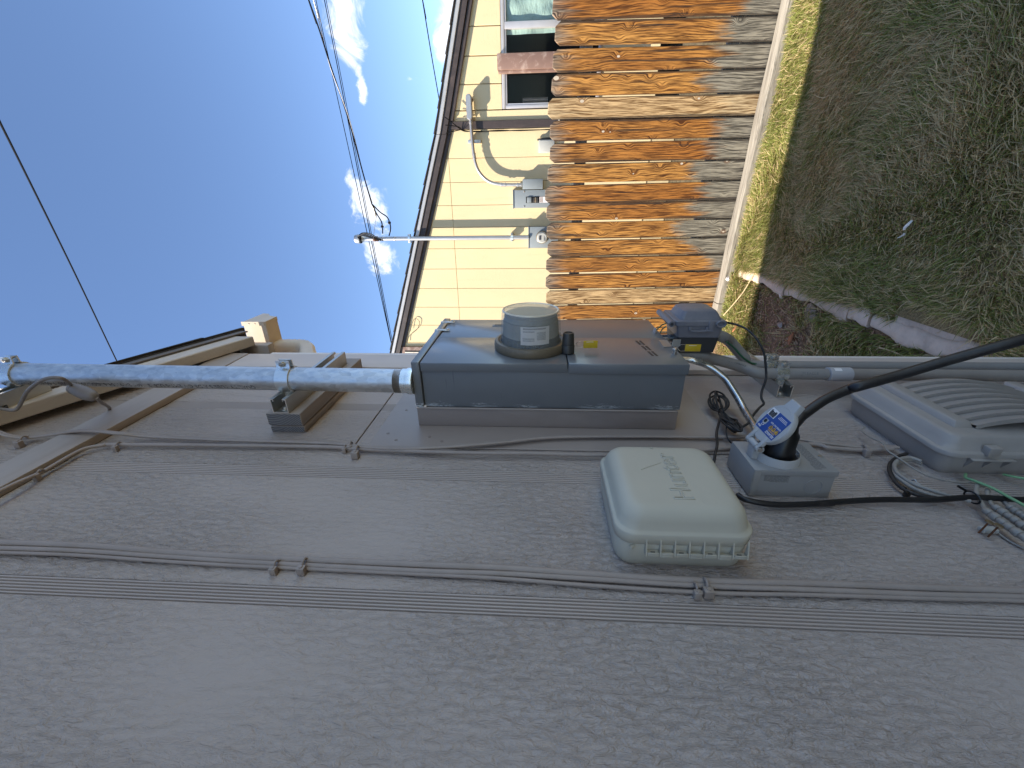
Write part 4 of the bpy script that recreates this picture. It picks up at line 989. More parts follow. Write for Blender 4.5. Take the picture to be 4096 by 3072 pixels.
A = [Vector((.028, .90, 3.32)), PX(*z1(0, 1207), .026), PX(*z1(160, 1243), .012), PX(*z1(330, 1228), .014), PX(*z1(560, 1197), .027), PX(*z1(800, 1215), .027), PX(*z1(1000, 1235), .012), PX(*z1(1500, 1258), .010), PX(*zt(0, 222), .010), PX(*zt(330, 250), .010), PX(*zt(450, 270), .012), PX(*zt(1000, 292), .014), PX(*z3(350, 1165), .014), PX(*z3(700, 1135), .013), PX(*z3(1050, 1100), .013), PX(*z3(1600, 1095), .012), PX(*z3(2212, 1100), .012), PX(*z5(1330, 264), .011), PX(*z5(1640, 285), .011), PX(*z6(100, 855), .011), PX(*z6(380, 885), .012), PX(*z6(580, 885), .012)]
cable('coax_cable', 'taupe twin cable wandering down beside the mast and meter cabinet', [(A, .0037), (off(A, (.0018, -.0066, 0)), .0034)], 'painted_cable', [(PX(*z1(165, 1262), .012), .022), (PX(*zt(330, 250), .012), .016), (PX(*z6(385, 895), .014), .018)])
B = [Vector((.030, .36, 2.842)), PX(*z1(0, 1600), .027), PX(*z1(270, 1478), .012), PX(*z1(450, 1375), .012), PX(*z1(560, 1320), .014), PX(*z1(680, 1296), .012), PX(*z1(800, 1292), .010), PX(*z1(1500, 1298), .009), PX(*zt(0, 278), .009), PX(*zt(440, 306), .010), PX(*zt(900, 326), .011), PX(*zt(1500, 346), .013), PX(*zt(2200, 360), .013), PX(*z3(900, 1215), .013), PX(*z3(1300, 1225), .012), PX(*z3(1800, 1226), .012), PX(*z5(1000, 365), .011), PX(*z5(1700, 325), .010), PX(*z5(1860, 350), .010), PX(*z6(200, 893), .010), PX(*z6(380, 905), .011), PX(*z6(560, 900), .012)]
cable('coax_cable', 'single taupe cable curving off the band board and running behind the sage controller', [(B, .0045)], 'painted_cable', [(PX(*z1(275, 1480), .012), .017), (PX(*z1(790, 1296), .010), .016), (PX(*zt(260, 285), .010), .013), (PX(*zt(410, 320), .012), .022)])
zl = lambda a, b: (a*.9494, 1900+b*.9494); zr = lambda a, b: (2000+a*.9476, 2200+b*.9476)
Cc = [Vector((.012, .486, 3.05)), PX(*zl(-120, 284), .012), PX(*zl(0, 285), .011), PX(*zl(350, 298), .010), PX(*zl(700, 325), .009), PX(*zl(1000, 345), .009), PX(*zl(1300, 358), .009), PX(*zl(1800, 380), .010), PX(*zr(0, 76), .010), PX(*zr(350, 100), .009), PX(*zr(850, 130), .009), PX(*zr(1300, 142), .010), PX(*zr(1800, 160), .010), PX(*zr(2300, 178), .010), Vector((.010, .46, .6))]
D2 = [Vector((.006, .474, 3.05))]+[p+Vector((-.002, -.0085-.0015*math.sin(i*1.3), 0)) for i, p in enumerate(Cc[1:-1])]+[Vector((.008, .448, .6))]
E3 = [Vector((.005, .466, 3.05))]+[p+Vector((-.004, -.0155-.002*math.sin(i*.8+1), 0)) for i, p in enumerate(Cc[1:-1])]+[Vector((.006, .440, .6))]
cable('cable_bundle', 'three taupe cables running together down the open siding nearest the viewer', [(Cc, .0055), (D2, .0042), (E3, .0030)], 'painted_cable', [(PX(*zl(1165, 378), .010), .015), (PX(*zl(1285, 372), .010), .018), (PX(*zr(825, 160), .010), .015), (PX(*zr(866, 145), .010), .020)])
# splitter hanging from the rake
spc = thing('cable_splitter', 'small oval taupe cable splitter dangling in front of the rake board', 'splitter', tuple(PX(*z9(1130, 735), .075)))
o0, o1 = PX(*z9(960, 670), .120), PX(*z9(1275, 800), .105); axd = (o1-o0); L = axd.length
mb = MB(); mb.lathe(o0, axd, [(0, .006), (.001, .0135), (L*.12, .0150), (L*.13, .0142), (L*.35, .0158), (L*.6, .0165), (L*.85, .0135), (L*.97, .008), (L, .003)], 24); mb.build('body', 'dark_taupe', spc, ang=40)
tv = (Vector(CAM)-o0.lerp(o1, .6)).normalized()
mb = MB(); q = o0.lerp(o1, .66)+tv*.0155; mb.lathe(q, tv, [(0, .0055), (.0015, .0052), (.0018, .003)], 12); mb.build('screw', 'wire_steel', spc)
for dx, f in ((.004, .4), (-.006, .42), (.006, .3)):
    q = o0.lerp(o1, f)+tv*.0150+Vector((0, dx, dx)); mb = MB(); mb.lathe(q, tv, [(0, .0022), (.0006, .0022)], 8); mb.build('dimple', 'panel_seam', spc)
pts = [o0, PX(*z9(930, 620), .135), PX(*z9(850, 555), .166), PX(*z9(740, 533), .174), PX(*z9(600, 550), .172), PX(*z9(470, 620), .155), PX(*z9(360, 720), .128), PX(*z9(300, 830), .10), PX(*z9(250, 920), .08), PX(*z9(190, 965), .072), PX(*z9(60, 955), .068), PX(*z9(-80, 940), .068)]
mb = MB(); mb.tube(smoothpath(pts, 6), .0042, 10); mb.build('upper_lead', 'dark_taupe', spc, ang=60)
pts = [o1, PX(*z9(1340, 860), .08), PX(*z9(1420, 905), .05), PX(*z9(1455, 940), .025), PX(*z9(1450, 975), .004)]
mb = MB(); mb.tube(smoothpath(pts, 6), .0040, 10); mb.build('lower_lead', 'dark_taupe', spc, ang=60)
pts = [PX(*z9(-40, 700), .09), PX(*z9(10, 790), .082), PX(*z9(60, 870), .07), PX(*z9(90, 935), .064)]
mb = MB(); mb.tube(smoothpath(pts, 5), .003, 8); tag(mb.build('ground_strap', 'old_black', None), 'dark strap wire at the top of the rake beside the mast clamp', 'wire')

# black cord low on the wall
pts = [PX(*z5(1200, 700), .012), PX(*z5(1270, 738), .014), PX(*z5(1500, 772), .012), PX(*z5(1900, 760), .011), PX(*z6(100, 1228), .011), PX(*z6(450, 1205), .012), PX(*z6(800, 1205), .016), PX(*z6(1050, 1190), .020), PX(*z6(1351, 1205), .020), PX(4250, 1990, .018), Vector((.014, .585, .45)), Vector((.012, .59, .05))]
lowc = thing('black_cord', 'flat black cord running low across the siding from the sage controller', 'cord', tuple(pts[0]))
mb = MB(); mb.tube(smoothpath(pts, 6), .0055, 12); mb.build('cord', 'black_rubber', lowc, ang=60)
q = PX(*z6(1038, 1190), .02)
mb = MB(); mb.tube([q+Vector((.010*math.cos(a), .013*math.sin(a), .002*math.sin(a))) for a in np.linspace(0, 6.6, 26)], .0016, 6); mb.tube([q+Vector((.004, .013, 0)), q+Vector((.01, .02, .012))], .0025, 6); mb.build('zip_tie', 'black_plastic', lowc)

# ------------------------------------------------------------------ telecom enclosure
te = thing('telecom_enclosure', 'large grey plastic telecom enclosure with ribbed bulging lid', 'enclosure', (0, .88, .5))
TY0, TY1, TZ0, TZ1 = .757, 1.045, .47, .915
def tr_(X, i, r): return (X, TY0+i, TY1-i, TZ0+i, TZ1-i, r)
mb = MB(); mb.rrect([tr_(.0006, .008, .02), tr_(.012, .003, .022), tr_(.0455, .0, .024)], 6); mb.build('base', 'telecom_grey', te, ang=50)
mb = MB(); mb.rrect([tr_(.0460, -.004, .028), tr_(.0475, -.006, .03), tr_(.0555, -.006, .03), tr_(.0575, -.004, .028), tr_(.0585, .002, .026), tr_(.070, .009, .024), tr_(.082, .014, .022), tr_(.0855, .018, .02), tr_(.0862, .03, .015)], 6); tl = mb.build('lid', 'telecom_grey', te, ang=45)
for z0_, z1_ in ((.832, .872), (.53, .57)):
    mb = MB(); mb.prism([(.0855, .805, z0_), (.0985, .815, z0_+.004), (.0985, .815, z1_-.008), (.0855, .805, z1_)], (0, .215, 0), .003, 2); mb.build('lid_bar', 'telecom_grey', tl)
for k in range(8):
    ya, yb = .803+.0273*k, .803+.0273*(k+1)-.0006
    mb = MB()
    def f(u, v, ya=ya, yb=yb):
        z = .832-.262*v; bul = .022*math.sin(math.pi*v)**.8
        return (.0860+bul+.0085*(1-u), ya+(yb-ya)*u, z)
    mb.grid(f, 1, 14)
    mb.grid(lambda u, v, ya=ya: (.0840+.022*math.sin(math.pi*v)**.8+(.0105)*u, ya, .832-.262*v), 1, 14)
    mb.build('rib_slat', 'telecom_grey', tl, ang=40)
lt = PY(*z6(1120, 890), TY0)
mb = MB(); mb.box(.055, .074, TY0-.012, TY0+.004, .824, .848, .002); mb.build('latch_tab', 'telecom_grey', te)
mb = MB(); mb.box(.044, .0475, TY0-.014, TY0+.002, .790, .872, .001)
for zz in (.868, .832, .796): mb.prism([(.046, TY0-.013, zz), (.046, TY0+.001, zz), (.020, TY0+.001, zz)], (0, 0, -.003))
mb.build('latch_bracket', 'telecom_grey', te)
# cables beneath the enclosure
def K(lst, X): return [PX(*zk(a, b), X) for a, b in lst]
lp = K([(560, 440), (420, 395), (300, 415), (235, 480), (265, 570), (360, 650), (500, 725), (700, 795), (900, 855), (1150, 920)], .016)
cable('loop_cable', 'pair of grey cables looping out from under the telecom enclosure', [(lp, .0040), (K([(560, 470), (430, 420), (290, 450), (215, 510), (250, 610), (350, 690), (480, 770), (700, 850), (880, 880)], .011), .0038)], 'grey_cable', [(PX(*zk(470, 690), .014), .012)], 'cables at the telecom enclosure', 'lid_grey')
cable('loop_cable', 'black cable looping outside the grey pair below the enclosure', [(K([(380, 345), (260, 395), (180, 480), (185, 580), (270, 715), (400, 800), (560, 855), (740, 885)], .012), .0040)], 'old_black', [(PX(*zk(350, 785), .010), .013)], 'cables at the telecom enclosure', 'black_plastic')
tw = [PX(*z6(395, 765), .02), PX(*z6(372, 785), .02), PX(*z6(420, 825), .022), PX(*z6(500, 865), .025), PX(*z6(525, 905), .025), PX(*z6(590, 950), .022), PX(*z6(700, 1025), .02), PX(*z6(800, 1070), .016), PX(*z6(930, 1097), .014), PX(*z6(1060, 1104), .012), PX(*z6(1150, 1125), .008)]
mb = MB(); mb.tube(smoothpath(tw, 6), .0017, 8); tag(mb.build('thin_wire', 'grey_cable', None), 'thin pale grey wire draped across the front of looped cables', 'wire')
gwp = [PX(*z6(1000, 1050), .012), PX(*z6(1000, 1072), .016), PX(*z6(1050, 1090), .022), PX(*z6(1150, 1130), .026), PX(*z6(1250, 1183), .030), PX(*z6(1351, 1240), .034), PX(4250, 2120, .04)]
mb = MB(); mb.tube(smoothpath(gwp, 6), .0026, 9); tag(mb.build('ground_wire', 'green_wire', None), 'bright green ground wire crossing in front of the black cord', 'wire')
gwp = [PX(*z6(1225, 1052), .012), PX(*z6(1290, 1066), .016), PX(*z6(1351, 1078), .018), PX(4200, 1945, .02)]
mb = MB(); mb.tube(smoothpath(gwp, 6), .0024, 9); tag(mb.build('ground_wire', 'green_wire', None), 'short green ground wire emerging under the enclosure latch', 'wire')
for nm, stem, a, b in (('nearest', [(1320, 730), (1240, 725), (1222, 790), (1250, 880), (1300, 970)], (1325, 1025), (1860, 1400)), ('middle', [(1360, 780), (1360, 860), (1400, 950)], (1440, 985), (1900, 1290)), ('farthest', [(1500, 860), (1560, 930)], (1620, 985), (1960, 1210))):
    t = thing('coax_connector', nm+' of three grey coax cables with weather-sealed connectors under the enclosure', 'connector', tuple(PX(*zk(*a), .02)), 'sealed coax connectors')
    p0, p1 = PX(*zk(*a), .018), PX(*zk(*b), .022)
    mb = MB(); mb.tube(smoothpath(K(stem, .016)+[p0], 5), .0038, 9); mb.build('cable', 'grey_cable', t, ang=60)
    n = 6
    for k in range(n):
        q0, q1 = p0.lerp(p1, k/n), p0.lerp(p1, (k+.97)/n); LL = (q1-q0).length; ax = q1-q0; r = .0068+.0008*math.sin(k*2.1)
        mb = MB(); mb.lathe(q0, ax, [(0, .004), (LL*.06, r*.9), (LL*.2, r), (LL*.75, r*1.03), (LL*.93, r*.86), (LL, .004)], 14); mb.build('sleeve', 'grey_cable', t, ang=50)
gcl = thing('ground_clamp', 'small rusty ground clamp with two brass screws on the siding', 'clamp', tuple(PX(*zk(1370, 1270), .005)))
q = PX(*zk(1345, 1285), .004)
mb = MB(); mb.obox(q+Vector((0, -.006, .012)), (.008, 0, 0), (0, .012, 0), (0, 0, -.026), .002); mb.build('block', 'white_box', gcl)
for (a, b) in ((1375, 1175), (1495, 1220)):
    h = PX(*zk(a, b), .030); f_ = Vector((.004, h.y+.002, h.z+.004)); mb = MB(); mb.tube([f_, h], .0014, 8); sc_ = mb.build('screw_shank', 'rust', gcl)
    mb = MB(); mb.lathe(h, h-f_, [(0, .0058), (.002, .0056), (.0028, .003)], 14); mb.build('screw_head', 'brass', gcl)
pts = [q+Vector((.004, 0, -.014)), PX(*zk(1480, 1300), .004), PX(*zk(1620, 1400), .004), PX(*zk(1798, 1490), .004), PX(4180, 2230, .004)]
mb = MB(); mb.tube(smoothpath(pts, 5), .0016, 8); mb.build('tail_wire', 'grey_cable', gcl, ang=60)

# ================================================================== NEIGHBOUR'S HOUSE
NY = 6.3
nh = thing('neighbor_house', 'pale yellow house with board siding and dark brown trim behind the fence', 'house', (0, NY+2, 0))
def ntop(x):      # roof line (top edge of the eave metal) on the house front
    if x < 1.33: return 3.131+(1.317-x)*.3365
    return 3.131-(x-1.317)*.268
TRX0, TRX1 = 1.372, 1.462
def nplank(x0, x1, z0, y=NY, drop=.20):
    a, b = ntop(x0)-drop, ntop(x1)-drop
    mb = MB(); mb.prism([(x0, y, z0), (x1, y, z0), (x1, y, b), (x0, y, a)], (0, .016, 0), .0025, 1); mb.build('siding_plank', 'yellow_siding', nh, smooth=False)
SP = .293
x = 1.037+SP
edges = [1.037+SP*.0+k*SP for k in range(-11, 1)]+[TRX0]
WX0, WZ1 = 1.590, 2.238
for k in range(len(edges)-1):
    a, b = edges[k]+.003, edges[k+1]-.003
    zs = 2.985-.03*k*0
    mb = MB(); mb.prism([(a, NY, .3), (b, NY, .3), (b, NY, zs-.003), (a, NY, zs-.003)], (0, .016, 0), .0025, 1)
    if ntop(b)-.18 > zs+.05:
        mb.build('siding_plank', 'yellow_siding', nh, smooth=False)
        mb = MB(); mb.prism([(a, NY+.001, zs+.003), (b, NY+.001, zs+.003), (b, NY+.001, ntop(b)-.18), (a, NY+.001, ntop(a)-.18)], (0, .016, 0), .0025, 1)
    mb.build('siding_plank', 'yellow_siding', nh, smooth=False)
# right of the dark trim: planks over and beside the window
for a, b in ((TRX1, 1.578), (1.586, 1.86), (1.868, 2.15), (2.158, 2.44), (2.448, 2.73), (2.738, 3.02), (3.03, 3.3), (3.31, 3.6), (3.61, 3.9), (3.91, 4.2)):
    z0 = .3 if a < WX0-.08 else WZ1+.003
    mb = MB(); mb.prism([(a+.003, NY+.004, z0), (b-.003, NY+.004, z0), (b-.003, NY+.004, ntop(b)-.16), (a+.003, NY+.004, ntop(a)-.16)], (0, .016, 0), .0025, 1); mb.build('siding_plank', 'yellow_siding', nh, smooth=False)
    if a > WX0-.08:
        mb = MB(); mb.box(a+.003, b-.003, NY+.03, NY+.046, .3, 1.0); mb.build('siding_plank', 'yellow_siding', nh, smooth=False)
mb = MB(); mb.box(-2.4, 1.58, NY+.012, NY+.10, 0, 2.7); mb.build('sheathing', 'yellow_gap', nh)
mb = MB(); mb.prism([(-2.4, NY+.012, 2.7), (1.58, NY+.012, 2.7), (1.58, NY+.012, ntop(1.58)-.12), (1.317, NY+.012, ntop(1.317)-.12), (-2.4, NY+.012, ntop(-2.4)-.12)], (0, .08, 0)); mb.build('gable_sheathing', 'yellow_gap', nh)
mb = MB(); mb.prism([(TRX0+.002, NY-.028, .3), (TRX1-.002, NY-.028, .3), (TRX1-.002, NY-.028, ntop(TRX1)-.15), (TRX0+.002, NY-.028, ntop(TRX0)-.15)], (0, .075, 0), .003); mb.build('corner_trim', 'dark_brown', nh)
# eave: frieze, fascia, white metal edge, shingles
def eave(xa, xb, y0, y1, lo, hi, name, mat, parent=nh, bev=.003):
    mb = MB(); mb.prism([(xa, y0, ntop(xa)-lo), (xb, y0, ntop(xb)-lo), (xb, y0, ntop(xb)-hi), (xa, y0, ntop(xa)-hi)], (0, y1-y0, 0), bev); return mb.build(name, mat, parent)
for xa, xb in ((-2.6, 1.316), (1.318, 4.4)):
    eave(xa, xb, NY-.022, NY-.0005, .205, .10, 'frieze_board', 'dark_brown')
    eave(xa, xb, NY-.064, NY-.026, .155 if xa < 1 else .15, .068, 'fascia_board', 'dark_brown')
    eave(xa, xb, NY-.0255, NY+.05, .112, .10, 'soffit_fill', 'dark_brown')
    eave(xa, xb, NY-.084, NY-.066, .070, .014, 'metal_edge', 'drip_white', bev=.006)
    rf = eave(xa, xb, NY-.094, NY+4.0, .013, .002, 'roof', 'shingle')
    n = int((xb-xa)/.28)
    for k in range(n):
        x0_, x1_ = xa+(xb-xa)*k/n, xa+(xb-xa)*(k+1)/n
        mb = MB(); mb.prism([(x0_, NY-.102, ntop(x0_)-.001), (x1_-.004, NY-.102, ntop(x1_)-.001), (x1_-.004, NY-.102, ntop(x1_)+.006), (x0_, NY-.102, ntop(x0_)+.016)], (0, 4.1, 0)); mb.build('shingle_tab', 'shingle', rf, smooth=False)
mb = MB(); mb.prism([(1.59, NY+.018, WZ1+.01), (4.4, NY+.018, WZ1+.01), (4.4, NY+.018, ntop(4.4)-.12), (1.59, NY+.018, ntop(1.59)-.12)], (0, .08, 0)); mb.build('window_header', 'yellow_gap', nh)
# deeper dark beam under the right-hand roof
mb = MB(); mb.prism([(1.47, NY-.042, ntop(1.47)-.205), (4.3, NY-.042, ntop(4.3)-.205), (4.3, NY-.042, ntop(4.3)-.157), (1.47, NY-.042, ntop(1.47)-.157)], (0, .018, 0), .004); mb.build('eave_beam', 'dark_brown', nh)
mb = MB(); mb.box(-2.2, 4.4, NY+.9, NY+4, 0, 2.4); mb.build('house_core', 'room_dark', nh)
# louvred vent at far left
for x0_, x1_, z0_, z1_ in ((-1.86, -1.66, 3.79, 3.86), (-1.70, -1.66, 3.2, 3.79)):
    pass
mb = MB(); mb.box(-2.12, -1.668, NY-.035, NY-.001, 3.35, 3.985, .004); vt = mb.build('vent_surround', 'brown_paint', nh)
mb = MB(); mb.box(-2.06, -1.73, NY-.037, NY-.0352, 3.40, 3.93); mb.build('vent_opening', 'vent_black', vt)
for k in range(8):
    mb = MB(); mb.box(-2.05+.04*k, -2.03+.04*k, NY-.045, NY-.0372, 3.40, 3.93, .002); mb.build('vent_louver', 'cream_trim', vt)
# window in two sashes, brown board across it
wx1 = 3.35
wf = None
mb = MB(); mb.box(WX0, wx1, NY+.005, NY+.06, WZ1-.045, WZ1, .004); mb.box(WX0, WX0+.038, NY+.005, NY+.06, 1.02, WZ1-.046, .004); mb.box(WX0+.039, wx1, NY+.005, NY+.06, 1.0, 1.045, .004); mb.box(wx1-.04, wx1-.001, NY+.005, NY+.06, 1.046, WZ1-.046, .004)
win = mb.build('window', 'alu_frame', nh)
mb = MB(); mb.box(2.405, 2.475, NY+.0, NY+.05, 1.046, WZ1-.046, .004); mb.build('meeting_stile', 'alu_frame', win)
mb = MB(); mb.box(WX0+.039, 2.404, NY+.012, NY+.04, WZ1-.066, WZ1-.046, .003); mb.box(WX0+.039, WX0+.058, NY+.012, NY+.04, 1.046, WZ1-.067, .003); mb.build('sash_frame', 'alu_frame', win)
mb = MB(); mb.box(2.476, wx1-.041, NY+.012, NY+.04, WZ1-.066, WZ1-.046, .003); mb.build('sash_frame', 'alu_frame', win)
mb = MB(); mb.box(WX0+.059, 2.404, NY+.022, NY+.026, 1.046, WZ1-.067); mb.build('pane', 'window_glass', win)
mb = MB(); mb.box(2.476, wx1-.041, NY+.022, NY+.026, 1.046, WZ1-.067); mb.build('pane', 'window_glass', win)
mb = MB(); mb.grid(lambda u, v: (2.36+.95*u, NY+.045+.006*math.sin(u*31+v*9)+.005*math.sin(v*23-u*12), 1.0+1.19*v), 60, 60); mb.build('curtain', 'curtain_teal', win)
mb = MB(); mb.grid(lambda u, v: (1.66+.07*u, NY+.15+.02*math.sin(u*9), 1.65+.33*v), 6, 6); mb.build('cloth_on_sill', 'beige_cloth', win)
mb = MB(); mb.box(1.60, 3.3, NY+.10, NY+.85, .9, .95); mb.box(1.50, 3.4, NY+.82, NY+.87, .9, 2.4); mb.build('room', 'room_dark', win)
bb = thing('brown_board', 'weathered brown board standing upright in front of the neighbor window', 'board', (2.05, NY-.05, 1.0))
mb = MB(); mb.box(1.985, 2.150, NY-.075, NY-.002, .6, 2.285, .004); mb.build('plank', 'brown_paint', bb)
mb = MB(); mb.box(1.955, 1.984, NY-.050, NY-.003, .6, 2.275, .003); mb.build('edge_strip', 'brown_paint', bb)

# neighbour's mast, meter, breaker panel, conduit
nm = thing('neighbor_mast', 'slim galvanized service mast in front of the yellow house', 'pipe', (.035, NY-.10, 1.88))
MXn, MYn = .022, NY-.115
mb = MB(); mb.tube([(MXn, MYn, z) for z in np.linspace(1.89, 4.27, 6)], .0302, 20); mb.build('pipe', 'lamp_grey', nm, ang=60)
for z in (4.0, 3.82): 
    mb = MB(); mb.lathe((MXn, MYn, z), (0, 0, 1), [(0, .0302), (.004, .0325), (.02, .0325), (.024, .0302)], 18); mb.build('collar', 'lamp_grey', nm)
mb = MB(); mb.lathe((MXn, MYn, 4.25), (0, 0, 1), [(0, .033), (.05, .036), (.09, .06), (.13, .066), (.17, .055), (.19, .02)], 20); mb.build('weatherhead', 'lamp_grey', nm)
mb = MB(); mb.box(MXn-.055, MXn+.055, MYn-.075, MYn-.02, 4.315, 4.345, .008); mb.build('head_insert', 'vent_black', nm)
for z, w in ((2.13, .11), (3.62, .12)):
    mb = MB(); mb.box(MXn-w/2, MXn+w/2, MYn+.031, NY-.002 if z < 3 else NY-.121, z-.02, z+.02, .002); mb.build('strut', 'strut_steel', nm)
    mb = MB(); mb.lathe((MXn, MYn, z-.016), (0, 0, 1), [(0, .0305), (0.001, .034), (.031, .034), (.032, .0305)], 18, (False, False)); mb.build('strap', 'zinc_clamp', nm)
mb = MB(); mb.lathe((MXn, MYn-.03, 3.98+.12), (0, -1, 0), [(0, .014), (.03, .018), (.05, .030), (.07, .03), (.09, .018), (.1, .005)], 14); mb.build('insulator', 'insulator', nm)
mb = MB(); mb.lathe((MXn, MYn, 4.085), (0, 0, 1), [(0, .0305), (0.001, .036), (.024, .036), (.025, .0305)], 18, (False, False)); mb.build('rusty_band', 'rust', nm)
ms = thing('neighbor_meter_socket', 'pale blue-grey meter socket box with round meter on yellow siding', 'meter box', (.02, NY-.06, 1.5))
mb = MB(); mb.box(-.125, .160, NY-.115, NY-.001, 1.47, 1.885, .006); mb.build('box', 'box_blue', ms)
mb = MB(); mb.box(-.132, .167, NY-.122, NY-.0015, 1.8855, 1.897, .003); mb.build('lid_lip', 'box_blue', ms)
mb = MB(); mb.lathe((.022, NY-.1155, 1.700), (0, -1, 0), [(0, .086), (.02, .086), (.025, .078)], 30); mb.build('ring', 'meter_ring', ms)
mb = MB(); mb.lathe((.022, NY-.1405, 1.700), (0, -1, 0), [(0, .076), (.06, .072), (.072, .06), (.074, .001)], 30); mb.build('glass', 'white_box', ms)
mb = MB(); mb.box(-.006, .05, NY-.2172, NY-.2152, 1.715, 1.742); mb.build('display', 'ink', ms)
mb = MB(); mb.box(-.02, .02, NY-.217, NY-.215, 1.66, 1.664); mb.box(-.02, .04, NY-.217, NY-.215, 1.672, 1.676); mb.build('meter_print', 'ink_grey', ms)
bp = thing('neighbor_breaker_panel', 'blue-grey breaker panel with open cut-out on yellow siding', 'panel', (.52, NY-.05, 1.5))
mb = MB(); mb.box(.405, .632, NY-.095, NY-.001, 1.40, 2.100, .005); mb.build('box', 'box_blue', bp)
mb = MB(); mb.box(.398, .639, NY-.104, NY-.0015, 2.1005, 2.112, .003); mb.build('lid_lip', 'box_blue', bp)
mb = MB(); mb.box(.468, .548, NY-.0965, NY-.0952, 1.60, 1.93); op = mb.build('cutout', 'vent_black', bp)
mb = MB(); mb.box(.472, .540, NY-.112, NY-.097, 1.855, 1.915, .003); mb.build('main_breaker', 'box_blue', bp)
for k in range(3):
    mb = MB(); mb.box(.474, .538, NY-.108, NY-.097, 1.815-.026*k, 1.835-.026*k, .002); mb.build('breaker', 'lock_grey' if k != 1 else 'brass', bp)
mb = MB(); mb.box(.470, .544, NY-.0985, NY-.0967, 1.62, 1.745); lb_ = mb.build('notice', 'sticker_white', bp)
mb = MB()
for k in range(5): mb.box(.474, .540, NY-.0990, NY-.0986, 1.735-.010*k, 1.740-.010*k)
mb.build('notice_print', 'rust', lb_, smooth=False)
for xx in (.425, .612):
    mb = MB(); mb.lathe((xx, NY-.0955, 1.955), (0, -1, 0), [(0, .012), (.004, .010), (.006, .004)], 12); mb.build('screw', 'wire_steel', bp)
nc = thing('neighbor_conduit', 'curved galvanized conduit with elongated end fitting on yellow siding', 'conduit', (.69, NY-.08, 1.9))
cpts = [(1.50, NY-.085, 2.648), (1.30, NY-.085, 2.642), (1.10, NY-.085, 2.630), (.98, NY-.085, 2.612), (.88, NY-.085, 2.575), (.79, NY-.085, 2.50), (.735, NY-.085, 2.41), (.708, NY-.085, 2.29), (.700, NY-.085, 2.15), (.697, NY-.085, 1.98)]
mb = MB(); mb.tube(smoothpath(cpts, 5), .0215, 16); mb.build('tube', 'lamp_grey', nc, ang=60)
for (x_, z_, dx_, dz_) in ((1.05, 2.622, 1, .14), (.702, 2.24, .02, 1), (.697, 2.02, 0, 1), (1.46, 2.646, 1, .03)):
    mb = MB(); mb.lathe((x_-dx_*.04, NY-.085, z_-dz_*.04), (dx_, 0, dz_), [(0, .0218), (.002, .0265), (.02, .0275), (.022, .0235), (.056, .0235), (.058, .0275), (.076, .0265), (.078, .0218)], 16); mb.build('coupling', 'lamp_grey', nc)
mb = MB()
lbp = []
for k in range(24):
    a = 2*math.pi*k/24; cxx = 1.60+(.105 if math.cos(a) > 0 else -.105)*1; lbp.append((cxx+.036*math.cos(a), 2.655+.036*math.sin(a)))
mb.prism([(x_, NY-.125, z_) for x_, z_ in lbp], (0, .085, 0), .004, 2); lb = mb.build('end_fitting', 'lamp_grey', nc)
mb = MB(); mb.prism([(1.60+(x_-1.60)*.93, NY-.129, 2.655+(z_-2.655)*.72) for x_, z_ in lbp], (0, .0035, 0)); mb.build('cover_plate', 'lamp_grey', lb)
mb = MB(); mb.tube([(1.69, NY-.05, 2.635), (1.69, NY+.03, 2.635)], .021, 12); mb.build('wall_nipple', 'rust', nc)
mb = MB(); mb.box(1.205, 1.245, NY-.062, NY-.001, 2.53, 2.70, .002); mb.build('strut', 'strut_steel', nc)
mb = MB(); mb.box(.640, .765, NY-.115, NY-.001, 1.70, 1.975, .006); mb.build('pull_box', 'box_blue', nc)
jn = thing('neighbor_junction_box', 'small off-white junction box on yellow siding above the pickets', 'box', (1.15, NY-.04, 1.6))
mb = MB(); mb.box(1.075, 1.225, NY-.075, NY-.001, 1.55, 1.765, .008); mb.build('box', 'white_box', jn)
mb = MB(); mb.box(1.085, 1.215, NY-.080, NY-.0755, 1.56, 1.752, .004); mb.build('cover', 'white_box', jn)
mb = MB(); mb.tube([(1.228, NY-.03, 1.78), (1.24, NY-.03, 1.70), (1.25, NY-.02, 1.5)], .012, 8); mb.build('cable_entry', 'lock_grey', jn)
# wires stapled down the trim
tw_ = thing('trim_wires', 'thin dark wires stapled down the brown corner trim', 'cable', (1.36, NY-.01, 2.9))
for k in range(3):
    pts = [(1.50-.09*k, NY-.12, ntop(1.45)-.12), (1.42-.03*k, NY-.10, 2.86-.05*k), (1.352+.004*k, NY-.022, 2.76), (1.347-.004*k, NY-.02, 2.6), (1.340+.005*k, NY-.02, 2.3), (1.345-.003*k, NY-.02, 2.0), (1.34+.004*k, NY-.02, 1.5)]
    mb = MB(); mb.tube(smoothpath(pts, 5), .0055, 6); mb.build('strand', 'line_black', tw_, ang=60)
lw = [PY(*(1300+565*.6028, 500+1370*.6028), NY-.03), PY(*(1300+590*.6028, 500+1290*.6028), NY-.02), PY(*(1300+625*.6028, 500+1300*.6028), NY-.02), PY(*(1300+615*.6028, 500+1350*.6028), NY-.02), PY(*(1300+560*.6028, 500+1400*.6028), NY-.02), PY(*(1300+545*.6028, 500+1450*.6028), NY-.03)]
mb = MB(); mb.tube(smoothpath(lw, 6), .004, 6); tag(mb.build('hanging_wire', 'dark_brown', None), 'loose looped wire hanging under the left eave of the yellow house', 'wire')

